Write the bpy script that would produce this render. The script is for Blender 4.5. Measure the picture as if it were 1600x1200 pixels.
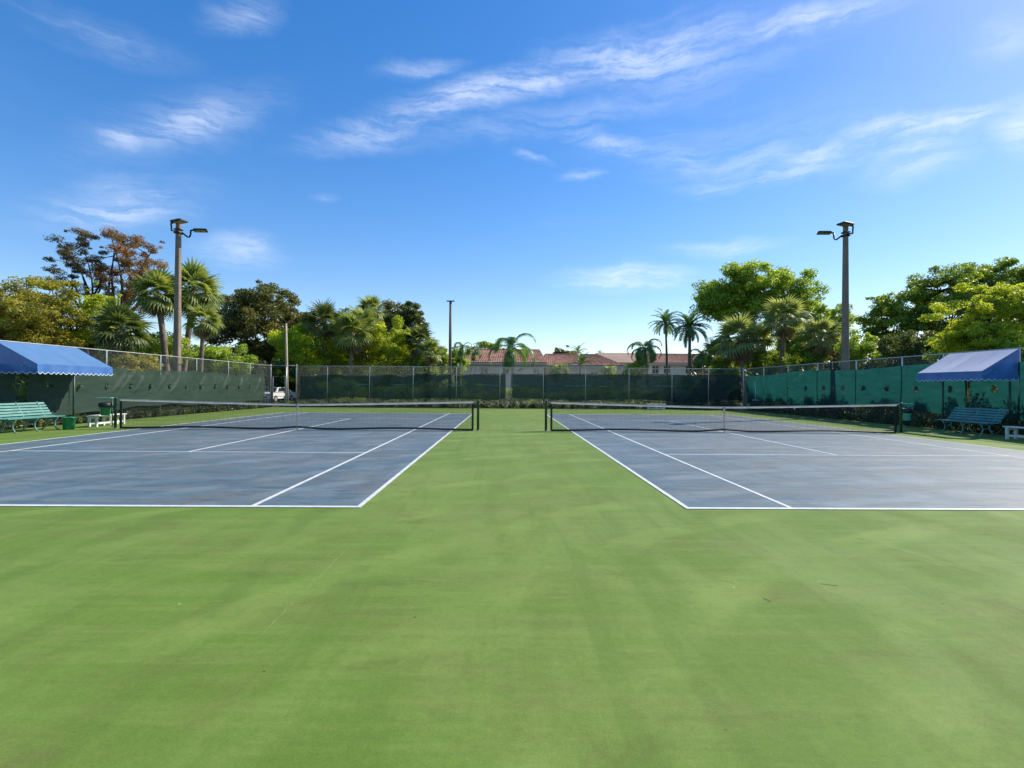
import bpy, math, random
import numpy as np
from mathutils import Vector, Matrix
R = math.radians
rng = np.random.default_rng(7)
random.seed(7)
S = bpy.context.scene
for o in list(bpy.data.objects): bpy.data.objects.remove(o)

# ------------------------------------------------------------------ camera
CAMH, FPX, PITCH, YAW, ROLL = 1.561, 817.5, .006, .013, .00706
cam_d = bpy.data.cameras.new('camera'); cam = bpy.data.objects.new('camera', cam_d)
S.collection.objects.link(cam); S.camera = cam
cam_d.sensor_width = 36; cam_d.lens = FPX / 1600 * 36; cam_d.clip_start = .05; cam_d.clip_end = 5000
cam.matrix_world = Matrix.Translation((0, 0, CAMH)) @ Matrix.Rotation(-YAW, 4, 'Z') @ Matrix.Rotation(R(90) + PITCH, 4, 'X') @ Matrix.Rotation(ROLL, 4, 'Z')

def ray(px, py):
    u, v = px - 800, py - 600
    c, s = math.cos(ROLL), math.sin(ROLL); u, v = c * u + s * v, -s * u + c * v
    xr, zu = u / FPX, -v / FPX
    c, s = math.cos(PITCH), math.sin(PITCH); yr = c - s * zu; z = s + c * zu
    c, s = math.cos(YAW), math.sin(YAW)
    return (c * xr + s * yr, -s * xr + c * yr, z)
def at(px, py, Y):
    d = ray(px, py); k = Y / d[1]
    return Vector((d[0] * k, Y, d[2] * k + CAMH))

# ------------------------------------------------------------------ sun, sky, exposure
SUN_EL, SUN_AZ = 40.0, 62.0          # azimuth from +Y towards +X
sun_d = bpy.data.lights.new('sun', 'SUN'); sun = bpy.data.objects.new('sun', sun_d); S.collection.objects.link(sun)
sun_d.energy = 3.5; sun_d.angle = R(.53); sun_d.color = (1, .92, .78)
sv = Vector((math.sin(R(SUN_AZ)) * math.cos(R(SUN_EL)), math.cos(R(SUN_AZ)) * math.cos(R(SUN_EL)), math.sin(R(SUN_EL))))
sun.rotation_euler = (-sv).to_track_quat('-Z', 'Y').to_euler(); sun.location = (30, 20, 40)
S.view_settings.view_transform = 'Standard'; S.view_settings.look = 'None'
S.view_settings.exposure = .85; S.view_settings.gamma = 1; S.view_settings.use_curve_mapping = False

class NT:
    """small node-tree helper"""
    def __init__(s, tree): s.t = tree; s.n = tree.nodes; s.l = tree.links
    def new(s, typ, ins=None, **props):
        n = s.n.new(typ)
        for k, v in props.items(): setattr(n, k, v)
        for k, v in (ins or {}).items(): s.set(n, k, v)
        return n
    def set(s, n, k, v):
        i = n.inputs[k]
        if isinstance(v, bpy.types.NodeSocket): s.l.new(v, i)
        elif isinstance(v, bpy.types.Node): s.l.new(v.outputs[0], i)
        else: i.default_value = v
    def math(s, op, a, b=0.0, c=0.0, clamp=False):
        return s.new('ShaderNodeMath', {0: a, 1: b, 2: c}, operation=op, use_clamp=clamp).outputs[0]
    def mix(s, f, a, b, bt='MIX'):
        n = s.new('ShaderNodeMix', data_type='RGBA', blend_type=bt)
        s.set(n, 0, f); s.set(n, 6, a); s.set(n, 7, b); return n.outputs[2]
    def rng(s, v, a, b, c=0.0, d=1.0, smooth=False):
        return s.new('ShaderNodeMapRange', {0: v, 1: a, 2: b, 3: c, 4: d}, interpolation_type='SMOOTHSTEP' if smooth else 'LINEAR').outputs[0]
    def noise(s, vec, scale, detail=4, rough=.5, dist=0.0):
        n = s.new('ShaderNodeTexNoise', {'Scale': scale, 'Detail': detail, 'Roughness': rough, 'Distortion': dist})
        if vec is not None: s.set(n, 'Vector', vec)
        return n.outputs[0]
    def mapping(s, vec, scale=(1, 1, 1), rot=(0, 0, 0), loc=(0, 0, 0), typ='POINT'):
        n = s.new('ShaderNodeMapping', vector_type=typ)
        s.set(n, 'Vector', vec); n.inputs['Location'].default_value = loc
        n.inputs['Rotation'].default_value = rot; n.inputs['Scale'].default_value = scale
        return n.outputs[0]
    def ramp(s, f, stops):
        n = s.new('ShaderNodeValToRGB'); s.set(n, 0, f); e = n.color_ramp.elements
        while len(e) < len(stops): e.new(.5)
        for i, (p, c) in enumerate(stops): e[i].position = p; e[i].color = (*c, 1)
        return n.outputs[0]

W = bpy.data.worlds.new('World'); S.world = W; W.use_nodes = True
wt = NT(W.node_tree); wt.n.clear()
sky = wt.new('ShaderNodeTexSky', sky_type='NISHITA', sun_disc=False, sun_elevation=R(SUN_EL), sun_rotation=R(SUN_AZ),
             altitude=0, air_density=1.0, dust_density=.25, ozone_density=2.2)
tc = wt.new('ShaderNodeTexCoord').outputs['Generated']
sep = wt.new('ShaderNodeSeparateXYZ', {0: tc})
dx, dy, dz = sep.outputs
az = wt.math('ARCTAN2', dx, dy); el = wt.math('ARCSINE', dz)
azel = wt.new('ShaderNodeCombineXYZ', {0: az, 1: el}).outputs[0]
zz = wt.math('MAXIMUM', dz, .05)
plane = wt.new('ShaderNodeCombineXYZ', {0: wt.math('DIVIDE', dx, zz), 1: wt.math('DIVIDE', dy, zz)}).outputs[0]
warp = wt.new('ShaderNodeTexNoise', {'Vector': plane, 'Scale': 1.3, 'Detail': 3.0})
wv = wt.new('ShaderNodeVectorMath', {0: warp.outputs[1], 1: (.5, .5, .5)}, operation='SUBTRACT').outputs[0]
wv = wt.new('ShaderNodeVectorMath', {0: wv, 'Scale': .55}, operation='SCALE').outputs[0]
pw = wt.new('ShaderNodeVectorMath', {0: plane, 1: wv}, operation='ADD').outputs[0]
w2 = wt.new('ShaderNodeTexNoise', {'Vector': azel, 'Scale': 5.0, 'Detail': 5.0, 'Roughness': .6})
w2v = wt.new('ShaderNodeVectorMath', {0: wt.new('ShaderNodeVectorMath', {0: w2.outputs[1], 1: (.5, .5, .5)}, operation='SUBTRACT').outputs[0], 'Scale': .07}, operation='SCALE').outputs[0]
azw = wt.new('ShaderNodeVectorMath', {0: azel, 1: w2v}, operation='ADD').outputs[0]
wisps = wt.noise(wt.mapping(azw, (1.6, 13.0, 1), (0, 0, R(-17))), 2.4, 10, .66, .6)
fine = wt.noise(wt.mapping(azw, (9.0, 22.0, 1), (0, 0, R(-28))), 2.6, 7, .68, .4)
fibre = wt.noise(wt.mapping(azw, (3.0, 46.0, 1), (0, 0, R(-19))), 2.2, 6, .6, .3)
tex = wt.math('ADD', wt.math('MULTIPLY', wisps, .55), wt.math('ADD', wt.math('MULTIPLY', fine, .24), wt.math('MULTIPLY', fibre, .23)))
tex = wt.rng(tex, .40, .62, 0, 1, True)
def dome(px, py):
    d = ray(px, py); L = math.sqrt(sum(c * c for c in d)); return math.atan2(d[0], d[1]), math.asin(d[2] / L)
STROKES = [  # cirrus streaks: end, end, half width (px), strength
    ((470, 222), (700, 175), 30, .75), ((600, 180), (900, 95), 34, 1.0), ((850, 100), (1180, 45), 46, 1.0), ((1120, 60), (1420, -5), 22, .8),
    ((960, 110), (1200, 80), 60, .45), ((600, 108), (720, 98), 16, .55), ((320, 25), (440, 0), 26, .5), ((0, 5), (290, 90), 26, .28),
    ((150, 205), (240, 215), 26, .75), ((200, 215), (400, 165), 34, .95), ((60, 330), (300, 318), 30, .85), ((110, 300), (260, 290), 40, .35), ((300, 390), (440, 398), 32, .7),
    ((870, 200), (1040, 235), 22, .7), ((980, 230), (1190, 262), 30, .6), ((1180, 285), (1330, 225), 26, .9), ((1300, 222), (1600, 165), 20, 1.1),
    ((1340, 265), (1520, 235), 40, .7), ((1560, 165), (1640, 225), 38, .9), ((1050, 292), (1220, 280), 16, .5), ((870, 275), (950, 265), 10, .6), ((800, 235), (860, 255), 9, .5),
    ((1050, 392), (1220, 380), 16, .7), ((880, 440), (1090, 432), 26, .95), ((1520, 60), (1620, 70), 30, .4), ((490, 312), (530, 308), 10, .4),
    ((520, 215), (1420, -10), 30, .32), ((700, 160), (1000, 75), 22, .9), ((900, 215), (1620, 175), 60, .2), ((120, 230), (430, 150), 50, .35), ((40, 330), (340, 310), 40, .4), ((1000, 255), (1500, 215), 40, .45)]
den = None
for (p0, p1, hw, a) in STROKES:
    A, B = dome(*p0), dome(*p1); dxx, dyy = B[0] - A[0], B[1] - A[1]
    L = math.hypot(dxx, dyy) * .5
    m = wt.mapping(azw, (L * 1.45, hw / FPX * 1.05, 1), (0, 0, math.atan2(dyy, dxx)), ((A[0] + B[0]) / 2, (A[1] + B[1]) / 2, 0), 'TEXTURE')
    ln = wt.new('ShaderNodeVectorMath', {0: m}, operation='LENGTH').outputs['Value']
    v = wt.rng(ln, 1.05, -.1, 0, a, True)
    den = v if den is None else wt.math('MAXIMUM', den, v)
far = wt.math('MULTIPLY', wt.rng(wt.noise(plane, .45, 4, .6), .52, .75, 0, .5, True), wt.rng(el, .12, .5, .25, 1))
den = wt.math('MULTIPLY', wt.math('MAXIMUM', den, wt.math('MULTIPLY', far, .35)), wt.math('ADD', wt.math('MULTIPLY', tex, .85), .15))
den = wt.math('MULTIPLY', den, .56, clamp=True)
skyc = wt.new('ShaderNodeHueSaturation', {'Hue': .506, 'Saturation': 1.30, 'Value': 1 / 6, 'Color': sky.outputs[0]}).outputs[0]
skyc = wt.new('ShaderNodeGamma', {'Color': skyc, 'Gamma': .80}).outputs[0]
skyc = wt.new('ShaderNodeVectorMath', {0: skyc, 'Scale': 5.0}, operation='SCALE').outputs[0]
skyc = wt.new('ShaderNodeHueSaturation', {'Hue': .507, 'Saturation': 1.13, 'Value': .98, 'Color': skyc}).outputs[0]
col = wt.mix(den, skyc, (5.3, 5.6, 6.2, 1))
bg = wt.new('ShaderNodeBackground', {'Color': col, 'Strength': .122})
W.cycles.sampling_method = 'MANUAL'; W.cycles.sample_map_resolution = 256
wo = wt.new('ShaderNodeOutputWorld'); wt.l.new(bg.outputs[0], wo.inputs[0])

# ------------------------------------------------------------------ mesh helpers
COL = S.collection
class MB:
    def __init__(s): s.v = []; s.f = []; s.m = []; s.mi = 0
    def add(s, vs, fs):
        o = len(s.v); s.v += [tuple(v) for v in vs]; s.f += [tuple(i + o for i in f) for f in fs]; s.m += [s.mi] * len(fs); return s
    def box(s, x0, x1, y0, y1, z0, z1, M=None, ch=0.0):
        if ch:
            vs = []
            c = ch
            for z, i in ((z0, c), (z0 + c, 0), (z1 - c, 0), (z1, c)):
                vs += [(x0 + i, y0 + i, z), (x1 - i, y0 + i, z), (x1 - i, y1 - i, z), (x0 + i, y1 - i, z)]
            fs = [(3, 2, 1, 0), (12, 13, 14, 15)]
            for k in range(3):
                for j in range(4): a = k * 4; fs.append((a + j, a + (j + 1) % 4, a + 4 + (j + 1) % 4, a + 4 + j))
        else:
            vs = [(x0, y0, z0), (x1, y0, z0), (x1, y1, z0), (x0, y1, z0), (x0, y0, z1), (x1, y0, z1), (x1, y1, z1), (x0, y1, z1)]
            fs = [(3, 2, 1, 0), (4, 5, 6, 7), (0, 1, 5, 4), (1, 2, 6, 5), (2, 3, 7, 6), (3, 0, 4, 7)]
        if M is not None: vs = [M @ Vector(v) for v in vs]
        return s.add(vs, fs)
    def tube(s, pts, rad, n=8, cap=True):
        pts = [Vector(p) for p in pts]
        if not isinstance(rad, (list, tuple)): rad = [rad] * len(pts)
        ref = None; vs = []; fs = []
        for i, p in enumerate(pts):
            t = (pts[min(i + 1, len(pts) - 1)] - pts[max(i - 1, 0)]).normalized()
            if ref is None: ref = Vector((0, 0, 1)) if abs(t.z) < .9 else Vector((1, 0, 0))
            a = t.cross(ref).normalized(); b = a.cross(t).normalized(); ref = b
            for k in range(n):
                th = 2 * math.pi * (k + .5) / n
                vs.append(p + (a * math.cos(th) + b * math.sin(th)) * rad[i])
        for i in range(len(pts) - 1):
            for k in range(n):
                a, b = i * n + k, i * n + (k + 1) % n; fs.append((a, b, b + n, a + n))
        if cap:
            fs.append(tuple(range(n))[::-1]); fs.append(tuple(range((len(pts) - 1) * n, len(pts) * n)))
        return s.add(vs, fs)
    def lathe(s, prof, n=16, c=(0, 0, 0)):
        vs = [(c[0] + r * math.cos(2 * math.pi * k / n), c[1] + r * math.sin(2 * math.pi * k / n), c[2] + z) for r, z in prof for k in range(n)]
        fs = []
        for i in range(len(prof) - 1):
            for k in range(n): a, b = i * n + k, i * n + (k + 1) % n; fs.append((a, b, b + n, a + n))
        fs.append(tuple(range(n))[::-1]); fs.append(tuple(range((len(prof) - 1) * n, len(prof) * n)))
        return s.add(vs, fs)
    def grid(s, P):
        n, m = len(P), len(P[0]); vs = [p for r in P for p in r]
        return s.add(vs, [(i * m + j, i * m + j + 1, (i + 1) * m + j + 1, (i + 1) * m + j) for i in range(n - 1) for j in range(m - 1)])
    def mesh(s, name, mats, smooth=False):
        me = bpy.data.meshes.new(name); me.from_pydata(s.v, [], s.f)
        for m in (mats if isinstance(mats, (list, tuple)) else [mats]): me.materials.append(m)
        if max(s.m, default=0): me.polygons.foreach_set('material_index', s.m)
        if smooth: me.polygons.foreach_set('use_smooth', [True] * len(me.polygons))
        me.update(); return me
    def build(s, name, mats, parent=None, smooth=False, loc=None, rot=None):
        return link(name, s.mesh(name, mats, smooth), parent, loc, rot)
def link(name, me, parent=None, loc=None, rot=None):
    o = bpy.data.objects.new(name, me); COL.objects.link(o)
    if parent is not None: o.parent = parent
    if loc is not None: o.location = loc
    if rot is not None: o.rotation_euler = rot
    return o
def npmesh(name, V, k, mat, rnd=None):
    """V: (n*k,3) vertices, each k consecutive ones are a face; rnd: per-face tone"""
    nf = len(V) // k; me = bpy.data.meshes.new(name)
    me.vertices.add(len(V)); me.vertices.foreach_set('co', np.asarray(V, np.float32).ravel())
    me.loops.add(nf * k); me.loops.foreach_set('vertex_index', np.arange(nf * k, dtype=np.int32))
    me.polygons.add(nf); me.polygons.foreach_set('loop_start', np.arange(0, nf * k, k, dtype=np.int32))
    me.polygons.foreach_set('loop_total', np.full(nf, k, np.int32))
    me.update(calc_edges=True)
    if rnd is not None:
        a = me.attributes.new('tone', 'FLOAT', 'FACE'); a.data.foreach_set('value', np.asarray(rnd, np.float32))
    me.materials.append(mat); return me
def tag(o, label=None, cat=None, group=None, kind=None):
    if label: o['label'] = label
    if cat: o['category'] = cat
    if group: o['group'] = group
    if kind: o['kind'] = kind
    return o
def thing(name, loc, label, cat, group=None, rz=0.0):
    o = link(name, None, None, loc, (0, 0, rz)); o.empty_display_size = .2
    return tag(o, label, cat, group)
ORD = ['first', 'second', 'third', 'fourth', 'fifth', 'sixth', 'seventh', 'eighth', 'ninth', 'tenth', 'eleventh', 'twelfth', 'thirteenth', 'fourteenth', 'fifteenth', 'sixteenth']

# ------------------------------------------------------------------ materials
def newmat(name):
    m = bpy.data.materials.new(name); m.use_nodes = True; t = NT(m.node_tree)
    p = t.n['Principled BSDF']; return m, t, p
def simple(name, c, rough=.6, metal=0.0, var=.15, scale=6.0, bump=0.0, spec=.5, stain=None):
    m, t, p = newmat(name)
    co = t.new('ShaderNodeTexCoord').outputs['Object']
    n = t.noise(co, scale, 6, .6)
    f = t.rng(n, .3, .7, 1 - var, 1 + var)
    cc = t.mix(1.0, (*c, 1), t.new('ShaderNodeCombineColor', {0: f, 1: f, 2: f}).outputs[0], 'MULTIPLY')
    if stain:
        cc = t.mix(t.rng(t.noise(co, scale * .37, 7, .7), .5, .68, 0, stain[1], True), cc, (*stain[0], 1))
    t.set(p, 'Base Color', cc); t.set(p, 'Roughness', rough); t.set(p, 'Metallic', metal); t.set(p, 'Specular IOR Level', spec)
    if bump:
        b = t.new('ShaderNodeBump', {'Strength': bump, 'Distance': .02, 'Height': t.noise(co, scale * 5, 5, .6)}); t.set(p, 'Normal', b.outputs[0])
    return m
def leafmat(name, c0, c1, c2, trans=.42, attr=True, gain=1.32, rough=.55):
    m, t, p = newmat(name)
    if attr: f = t.new('ShaderNodeAttribute', attribute_name='tone').outputs['Fac']
    else:
        oi = t.new('ShaderNodeObjectInfo').outputs['Random']
        f = t.math('ADD', t.math('MULTIPLY', oi, .6), t.math('MULTIPLY', t.noise(t.new('ShaderNodeTexCoord').outputs['Object'], 3.0, 3), .4))
    g_ = gain; c0, c1, c2 = (tuple(v * g_ for v in q) for q in (c0, c1, c2)); trans += .08
    c = t.ramp(f, [(0.0, c0), (.5, c1), (1.0, c2)])
    t.set(p, 'Base Color', c); t.set(p, 'Roughness', .42); t.set(p, 'Specular IOR Level', .5)
    tr = t.new('ShaderNodeBsdfTranslucent', {'Color': t.mix(1.0, c, (1.35, 1.3, .75, 1), 'MULTIPLY')})
    mx = t.new('ShaderNodeMixShader', {0: trans, 1: p.outputs[0], 2: tr.outputs[0]})
    t.l.new(mx.outputs[0], t.n['Material Output'].inputs[0]); return m
def hexish(*c): return tuple(c)

def court_mat(name, base, light, dark, brown, gr=1.0, blue=False):
    m, t, p = newmat(name)
    co = t.new('ShaderNodeTexCoord').outputs['Object']
    big = t.noise(co, .22, 5, .55, .6)
    med = t.noise(t.mapping(co, (.55, 1.6, 1) if blue else (1.5, .55, 1), (0, 0, R(4 if blue else 24))), .9, 7, .62, .8)
    str1 = t.noise(t.mapping(co, (.18, 3.2, 1), (0, 0, R(3 if blue else 63))), 1.5, 7, .6, .5)
    str2 = t.noise(t.mapping(co, (3.0, .22, 1), (0, 0, R(-22))), .8, 6, .6, .6)
    grain = t.noise(co, 260, 2, .7)
    sh = lambda v, w: tuple(q * w for q in v)
    c = t.mix(t.rng(big, .40, .60, 0, 1, True), (*base, 1), (*light, 1))
    c = t.mix(t.rng(med, .42, .62, 0, .85 if blue else .55, True), c, (*dark, 1))
    c = t.mix(t.rng(str1, .48, .62, 0, .75 if blue else .5, True), c, (*light, 1))
    c = t.mix(t.rng(str2, .50, .64, 0, .55, True), c, (*dark, 1))
    br = t.math('MULTIPLY', t.rng(t.noise(t.mapping(co, (.8, 2.0, 1)), .55, 6, .65, .4), .47, .60, 0, 1, True), t.rng(t.noise(co, 3.2, 8, .75), .40, .60, 0, .8 if blue else .45))
    c = t.mix(br, c, (*brown, 1))
    scf = t.math('MULTIPLY', t.rng(t.noise(t.mapping(co, (.5, 4.0, 1), (0, 0, R(5))), 2.4, 9, .72, .6), .49, .60, 0, 1, True), t.rng(t.noise(co, .35, 4, .6), .42, .56, .15, 1, True))
    c = t.mix(t.math('MULTIPLY', scf, .75 if blue else .12), c, (*brown, 1))
    scd = t.rng(t.noise(t.mapping(co, (.7, 5.0, 1), (0, 0, R(-6)), (7, 3, 0)), 2.2, 9, .72, .6), .52, .62, 0, .75 if blue else .13, True)
    c = t.mix(scd, c, (*sh(dark, .72), 1))
    # pale sweeping arcs left by brooms and drag mats
    wv = t.new('ShaderNodeTexWave', {'Vector': t.mapping(co, (.16, .16, 1), (0, 0, 0), (-1.4, .6, 0)), 'Scale': 1.6, 'Distortion': 2.6, 'Detail': 5.0, 'Detail Scale': 1.2, 'Detail Roughness': .62}, wave_type='RINGS', rings_direction='Z').outputs['Fac']
    c = t.mix(t.math('MULTIPLY', t.rng(wv, .62, .98, 0, .75, True), t.rng(t.noise(co, .8, 5, .6), .45, .6, .1, 1)), c, (*sh(light, 1.12), 1))
    # dark smudges
    sm = t.rng(t.noise(t.mapping(co, (1, 1.5, 1), (0, 0, .3), (11, 5, 0)), .9, 8, .7, .3), .57, .70, 0, .55 if blue else .34, True)
    c = t.mix(sm, c, (*sh(brown, .62), 1))
    # scattered specks of dirt and chipped paint
    vor = t.new('ShaderNodeTexVoronoi', {'Vector': co, 'Scale': 2.6}, feature='F1')
    sp = t.math('MULTIPLY', t.rng(vor.outputs['Distance'], .030, .018), t.rng(t.noise(co, 1.1, 2), .5, .56))
    c = t.mix(t.math('MULTIPLY', sp, .7), c, (.03, .035, .02, 1))
    vor2 = t.new('ShaderNodeTexVoronoi', {'Vector': t.mapping(co, loc=(3.1, 1.7, 0)), 'Scale': 1.7}, feature='F1')
    c = t.mix(t.math('MULTIPLY', t.rng(vor2.outputs['Distance'], .020, .012), .6), c, (.5, .55, .42, 1))
    mid = t.noise(co, 22, 7, .72); soft = t.noise(t.mapping(co, (1, 2.2, 1), (0, 0, R(20))), 4.5, 7, .68, .5)
    c = t.mix(t.rng(soft, .50, .72, 0, .5, True), c, (*dark, 1)); c = t.mix(t.rng(soft, .46, .28, 0, .35, True), c, (*light, 1))
    g = t.math('MULTIPLY', t.rng(t.noise(co, 85, 4, .75), .3, .7, .87, 1.13), t.rng(mid, .3, .7, .90, 1.10))
    c = t.mix(1.0, c, t.new('ShaderNodeCombineColor', {0: g, 1: g, 2: g}).outputs[0], 'MULTIPLY')
    t.set(p, 'Base Color', c); t.set(p, 'Roughness', t.rng(med, .3, .7, *((.50, .66) if blue else (.72, .88)))); t.set(p, 'Specular IOR Level', .42 if blue else .22)
    hgt = t.math('ADD', t.math('MULTIPLY', grain, .5), t.math('MULTIPLY', t.noise(co, 60, 4, .6), .7))
    b = t.new('ShaderNodeBump', {'Strength': .35, 'Distance': .004, 'Height': hgt}); t.set(p, 'Normal', b.outputs[0])
    return m
M = {}
M['green'] = court_mat('green_acrylic', (.126, .212, .030), (.172, .244, .052), (.104, .176, .025), (.142, .150, .042))
M['blue'] = court_mat('blue_acrylic', (.094, .164, .192), (.166, .206, .218), (.068, .116, .140), (.152, .142, .126), blue=True)
def line_mat():
    m, t, p = newmat('white_line_paint'); co = t.new('ShaderNodeTexCoord').outputs['Object']
    c = t.mix(t.rng(t.noise(co, 5, 7, .7), .44, .60, 0, .55), (.70, .71, .69, 1), (.46, .49, .49, 1))
    c = t.mix(t.rng(t.noise(co, 40, 5, .75), .53, .64, 0, .55), c, (.35, .38, .40, 1))
    t.set(p, 'Base Color', c); t.set(p, 'Roughness', .62); return m
M['line'] = line_mat()
def ground_mat():
    m, t, p = newmat('grass_and_soil'); co = t.new('ShaderNodeTexCoord').outputs['Object']
    c = t.mix(t.rng(t.noise(co, .5, 6, .6), .4, .6), (.045, .065, .018, 1), (.06, .05, .032, 1))
    c = t.mix(t.rng(t.noise(co, 9, 6, .7), .4, .7), c, (.035, .045, .015, 1))
    t.set(p, 'Base Color', c); t.set(p, 'Roughness', .95)
    b = t.new('ShaderNodeBump', {'Strength': .8, 'Distance': .05, 'Height': t.noise(co, 14, 6, .7)}); t.set(p, 'Normal', b.outputs[0]); return m
M['ground'] = ground_mat()
M['galv'] = simple('galvanised_steel', (.52, .53, .52), .42, .55, .18, 3.0)
M['wire'] = simple('galvanised_wire', (.25, .27, .25), .55, .3, .1, 3.0)
M['postgreen'] = simple('green_painted_steel', (.018, .060, .036), .42, 0, .25, 5.0, stain=((.10, .12, .09), .5))
M['netblack'] = simple('black_net_cord', (.012, .013, .014), .8, 0, .1)
M['tape'] = simple('white_canvas_tape', (.66, .66, .62), .8, 0, .12, 3.0, .2, stain=((.40, .40, .34), .4))
def tape_mat():
    m, t, p = newmat('white_net_canvas'); co = t.new('ShaderNodeTexCoord').outputs['Object']
    c = t.mix(t.rng(t.noise(co, 2.5, 6, .65), .4, .7), (.70, .69, .64, 1), (.52, .51, .45, 1)); t.set(p, 'Base Color', c); t.set(p, 'Roughness', .8)
    tr = t.new('ShaderNodeBsdfTranslucent', {'Color': c}); a = t.new('ShaderNodeMixShader', {0: .6, 1: p.outputs[0], 2: tr.outputs[0]})
    t.l.new(a.outputs[0], t.n['Material Output'].inputs[0]); return m
M['tape'] = tape_mat()
M['blackvinyl'] = simple('black_vinyl', (.010, .011, .012), .55, 0, .1)
def screen_mat(name, c, ctr, see, trans):
    """woven shade cloth: part open weave, part translucent"""
    m, t, p = newmat(name); co = t.new('ShaderNodeTexCoord').outputs['Object']
    n = t.noise(t.mapping(co, (1, 1, 5)), 1.2, 6, .6); f = t.rng(n, .3, .7, .78, 1.22)
    fc = t.new('ShaderNodeCombineColor', {0: f, 1: f, 2: f}).outputs[0]
    t.set(p, 'Base Color', t.mix(1.0, (*c, 1), fc, 'MULTIPLY')); t.set(p, 'Roughness', .62); t.set(p, 'Specular IOR Level', .3)
    tr = t.new('ShaderNodeBsdfTranslucent', {'Color': t.mix(1.0, (*ctr, 1), fc, 'MULTIPLY')})
    a = t.new('ShaderNodeMixShader', {0: trans, 1: p.outputs[0], 2: tr.outputs[0]})
    tp = t.new('ShaderNodeBsdfTransparent', {'Color': (.92, 1, .96, 1)})
    b = t.new('ShaderNodeMixShader', {0: see, 1: a.outputs[0], 2: tp.outputs[0]})
    t.l.new(b.outputs[0], t.n['Material Output'].inputs[0]); return m
M['scr_left'] = screen_mat('faded_windscreen_cloth', (.036, .068, .050), (.035, .08, .06), .05, .25)
M['scr_back'] = screen_mat('dark_windscreen_cloth', (.007, .027, .018), (.007, .036, .025), .09, .35)
M['scr_right'] = screen_mat('teal_windscreen_cloth', (.014, .062, .058), (.012, .100, .090), .03, .58)
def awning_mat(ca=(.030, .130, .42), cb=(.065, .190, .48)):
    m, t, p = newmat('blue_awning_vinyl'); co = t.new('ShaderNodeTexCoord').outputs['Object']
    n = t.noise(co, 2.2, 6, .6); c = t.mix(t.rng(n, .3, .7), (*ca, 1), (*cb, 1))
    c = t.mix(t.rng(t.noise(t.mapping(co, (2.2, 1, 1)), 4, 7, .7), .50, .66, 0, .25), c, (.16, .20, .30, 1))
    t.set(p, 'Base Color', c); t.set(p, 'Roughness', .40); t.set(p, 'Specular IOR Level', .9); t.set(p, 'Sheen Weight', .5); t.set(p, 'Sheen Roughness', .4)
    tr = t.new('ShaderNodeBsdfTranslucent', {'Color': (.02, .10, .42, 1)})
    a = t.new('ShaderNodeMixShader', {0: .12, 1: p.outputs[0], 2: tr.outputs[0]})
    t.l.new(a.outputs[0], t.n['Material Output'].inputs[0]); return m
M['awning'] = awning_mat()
M['awning_top'] = awning_mat((.072, .205, .43), (.11, .25, .46)); M['awning_painted_sheen'] = awning_mat((.27, .34, .49), (.33, .39, .52))  # top panels paler than the sides: sun sheen painted into the blue, strongest on right
M['trim'] = simple('white_scallop_trim', (.72, .75, .72), .7)
M['teal'] = simple('teal_painted_wood', (.082, .250, .215), .55, 0, .22, 7.0, .15, stain=((.20, .34, .31), .5))
M['iron'] = simple('teal_painted_iron', (.12, .30, .28), .5, 0, .2, 9.0, stain=((.04, .05, .04), .5))
M['whitewood'] = simple('white_painted_wood', (.70, .70, .64), .6, 0, .12, 6.0, .1, stain=((.45, .42, .34), .35))
M['bucket'] = simple('green_plastic', (.012, .20, .085), .35, 0, .12)
M['binmint'] = simple('mint_green_plastic', (.14, .46, .36), .45, 0, .12)
M['binbag'] = simple('black_bin_bag', (.012, .014, .016), .35, 0, .2, 20, .5)
M['concrete'] = simple('pole_concrete', (.235, .175, .125), .85, 0, .18, 2.5, .3, stain=((.13, .09, .065), .6))
M['brownpole'] = simple('brown_painted_pole', (.105, .072, .050), .6, 0, .2, 2.0)
M['palewood'] = simple('pale_weathered_wood', (.46, .38, .25), .85, 0, .2, 3.0, .3)
M['black'] = simple('black_powder_coat', (.016, .017, .019), .45)
M['lens'] = simple('amber_led_lens', (.42, .36, .18), .25, 0, .3, 30)
M['bark'] = simple('grey_brown_bark', (.095, .072, .052), .9, 0, .3, 5.0, .8)
M['bark_d'] = simple('dark_bark', (.045, .034, .027), .9, 0, .3, 5.0, .8)
M['palmbark'] = simple('palm_trunk_bark', (.205, .150, .105), .9, 0, .3, 7.0, .9, stain=((.09, .06, .045), .6))
M['palmgrey'] = simple('ringed_grey_palm_trunk', (.30, .26, .20), .85, 0, .25, 5.0, .5)
M['roof'] = None

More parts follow.
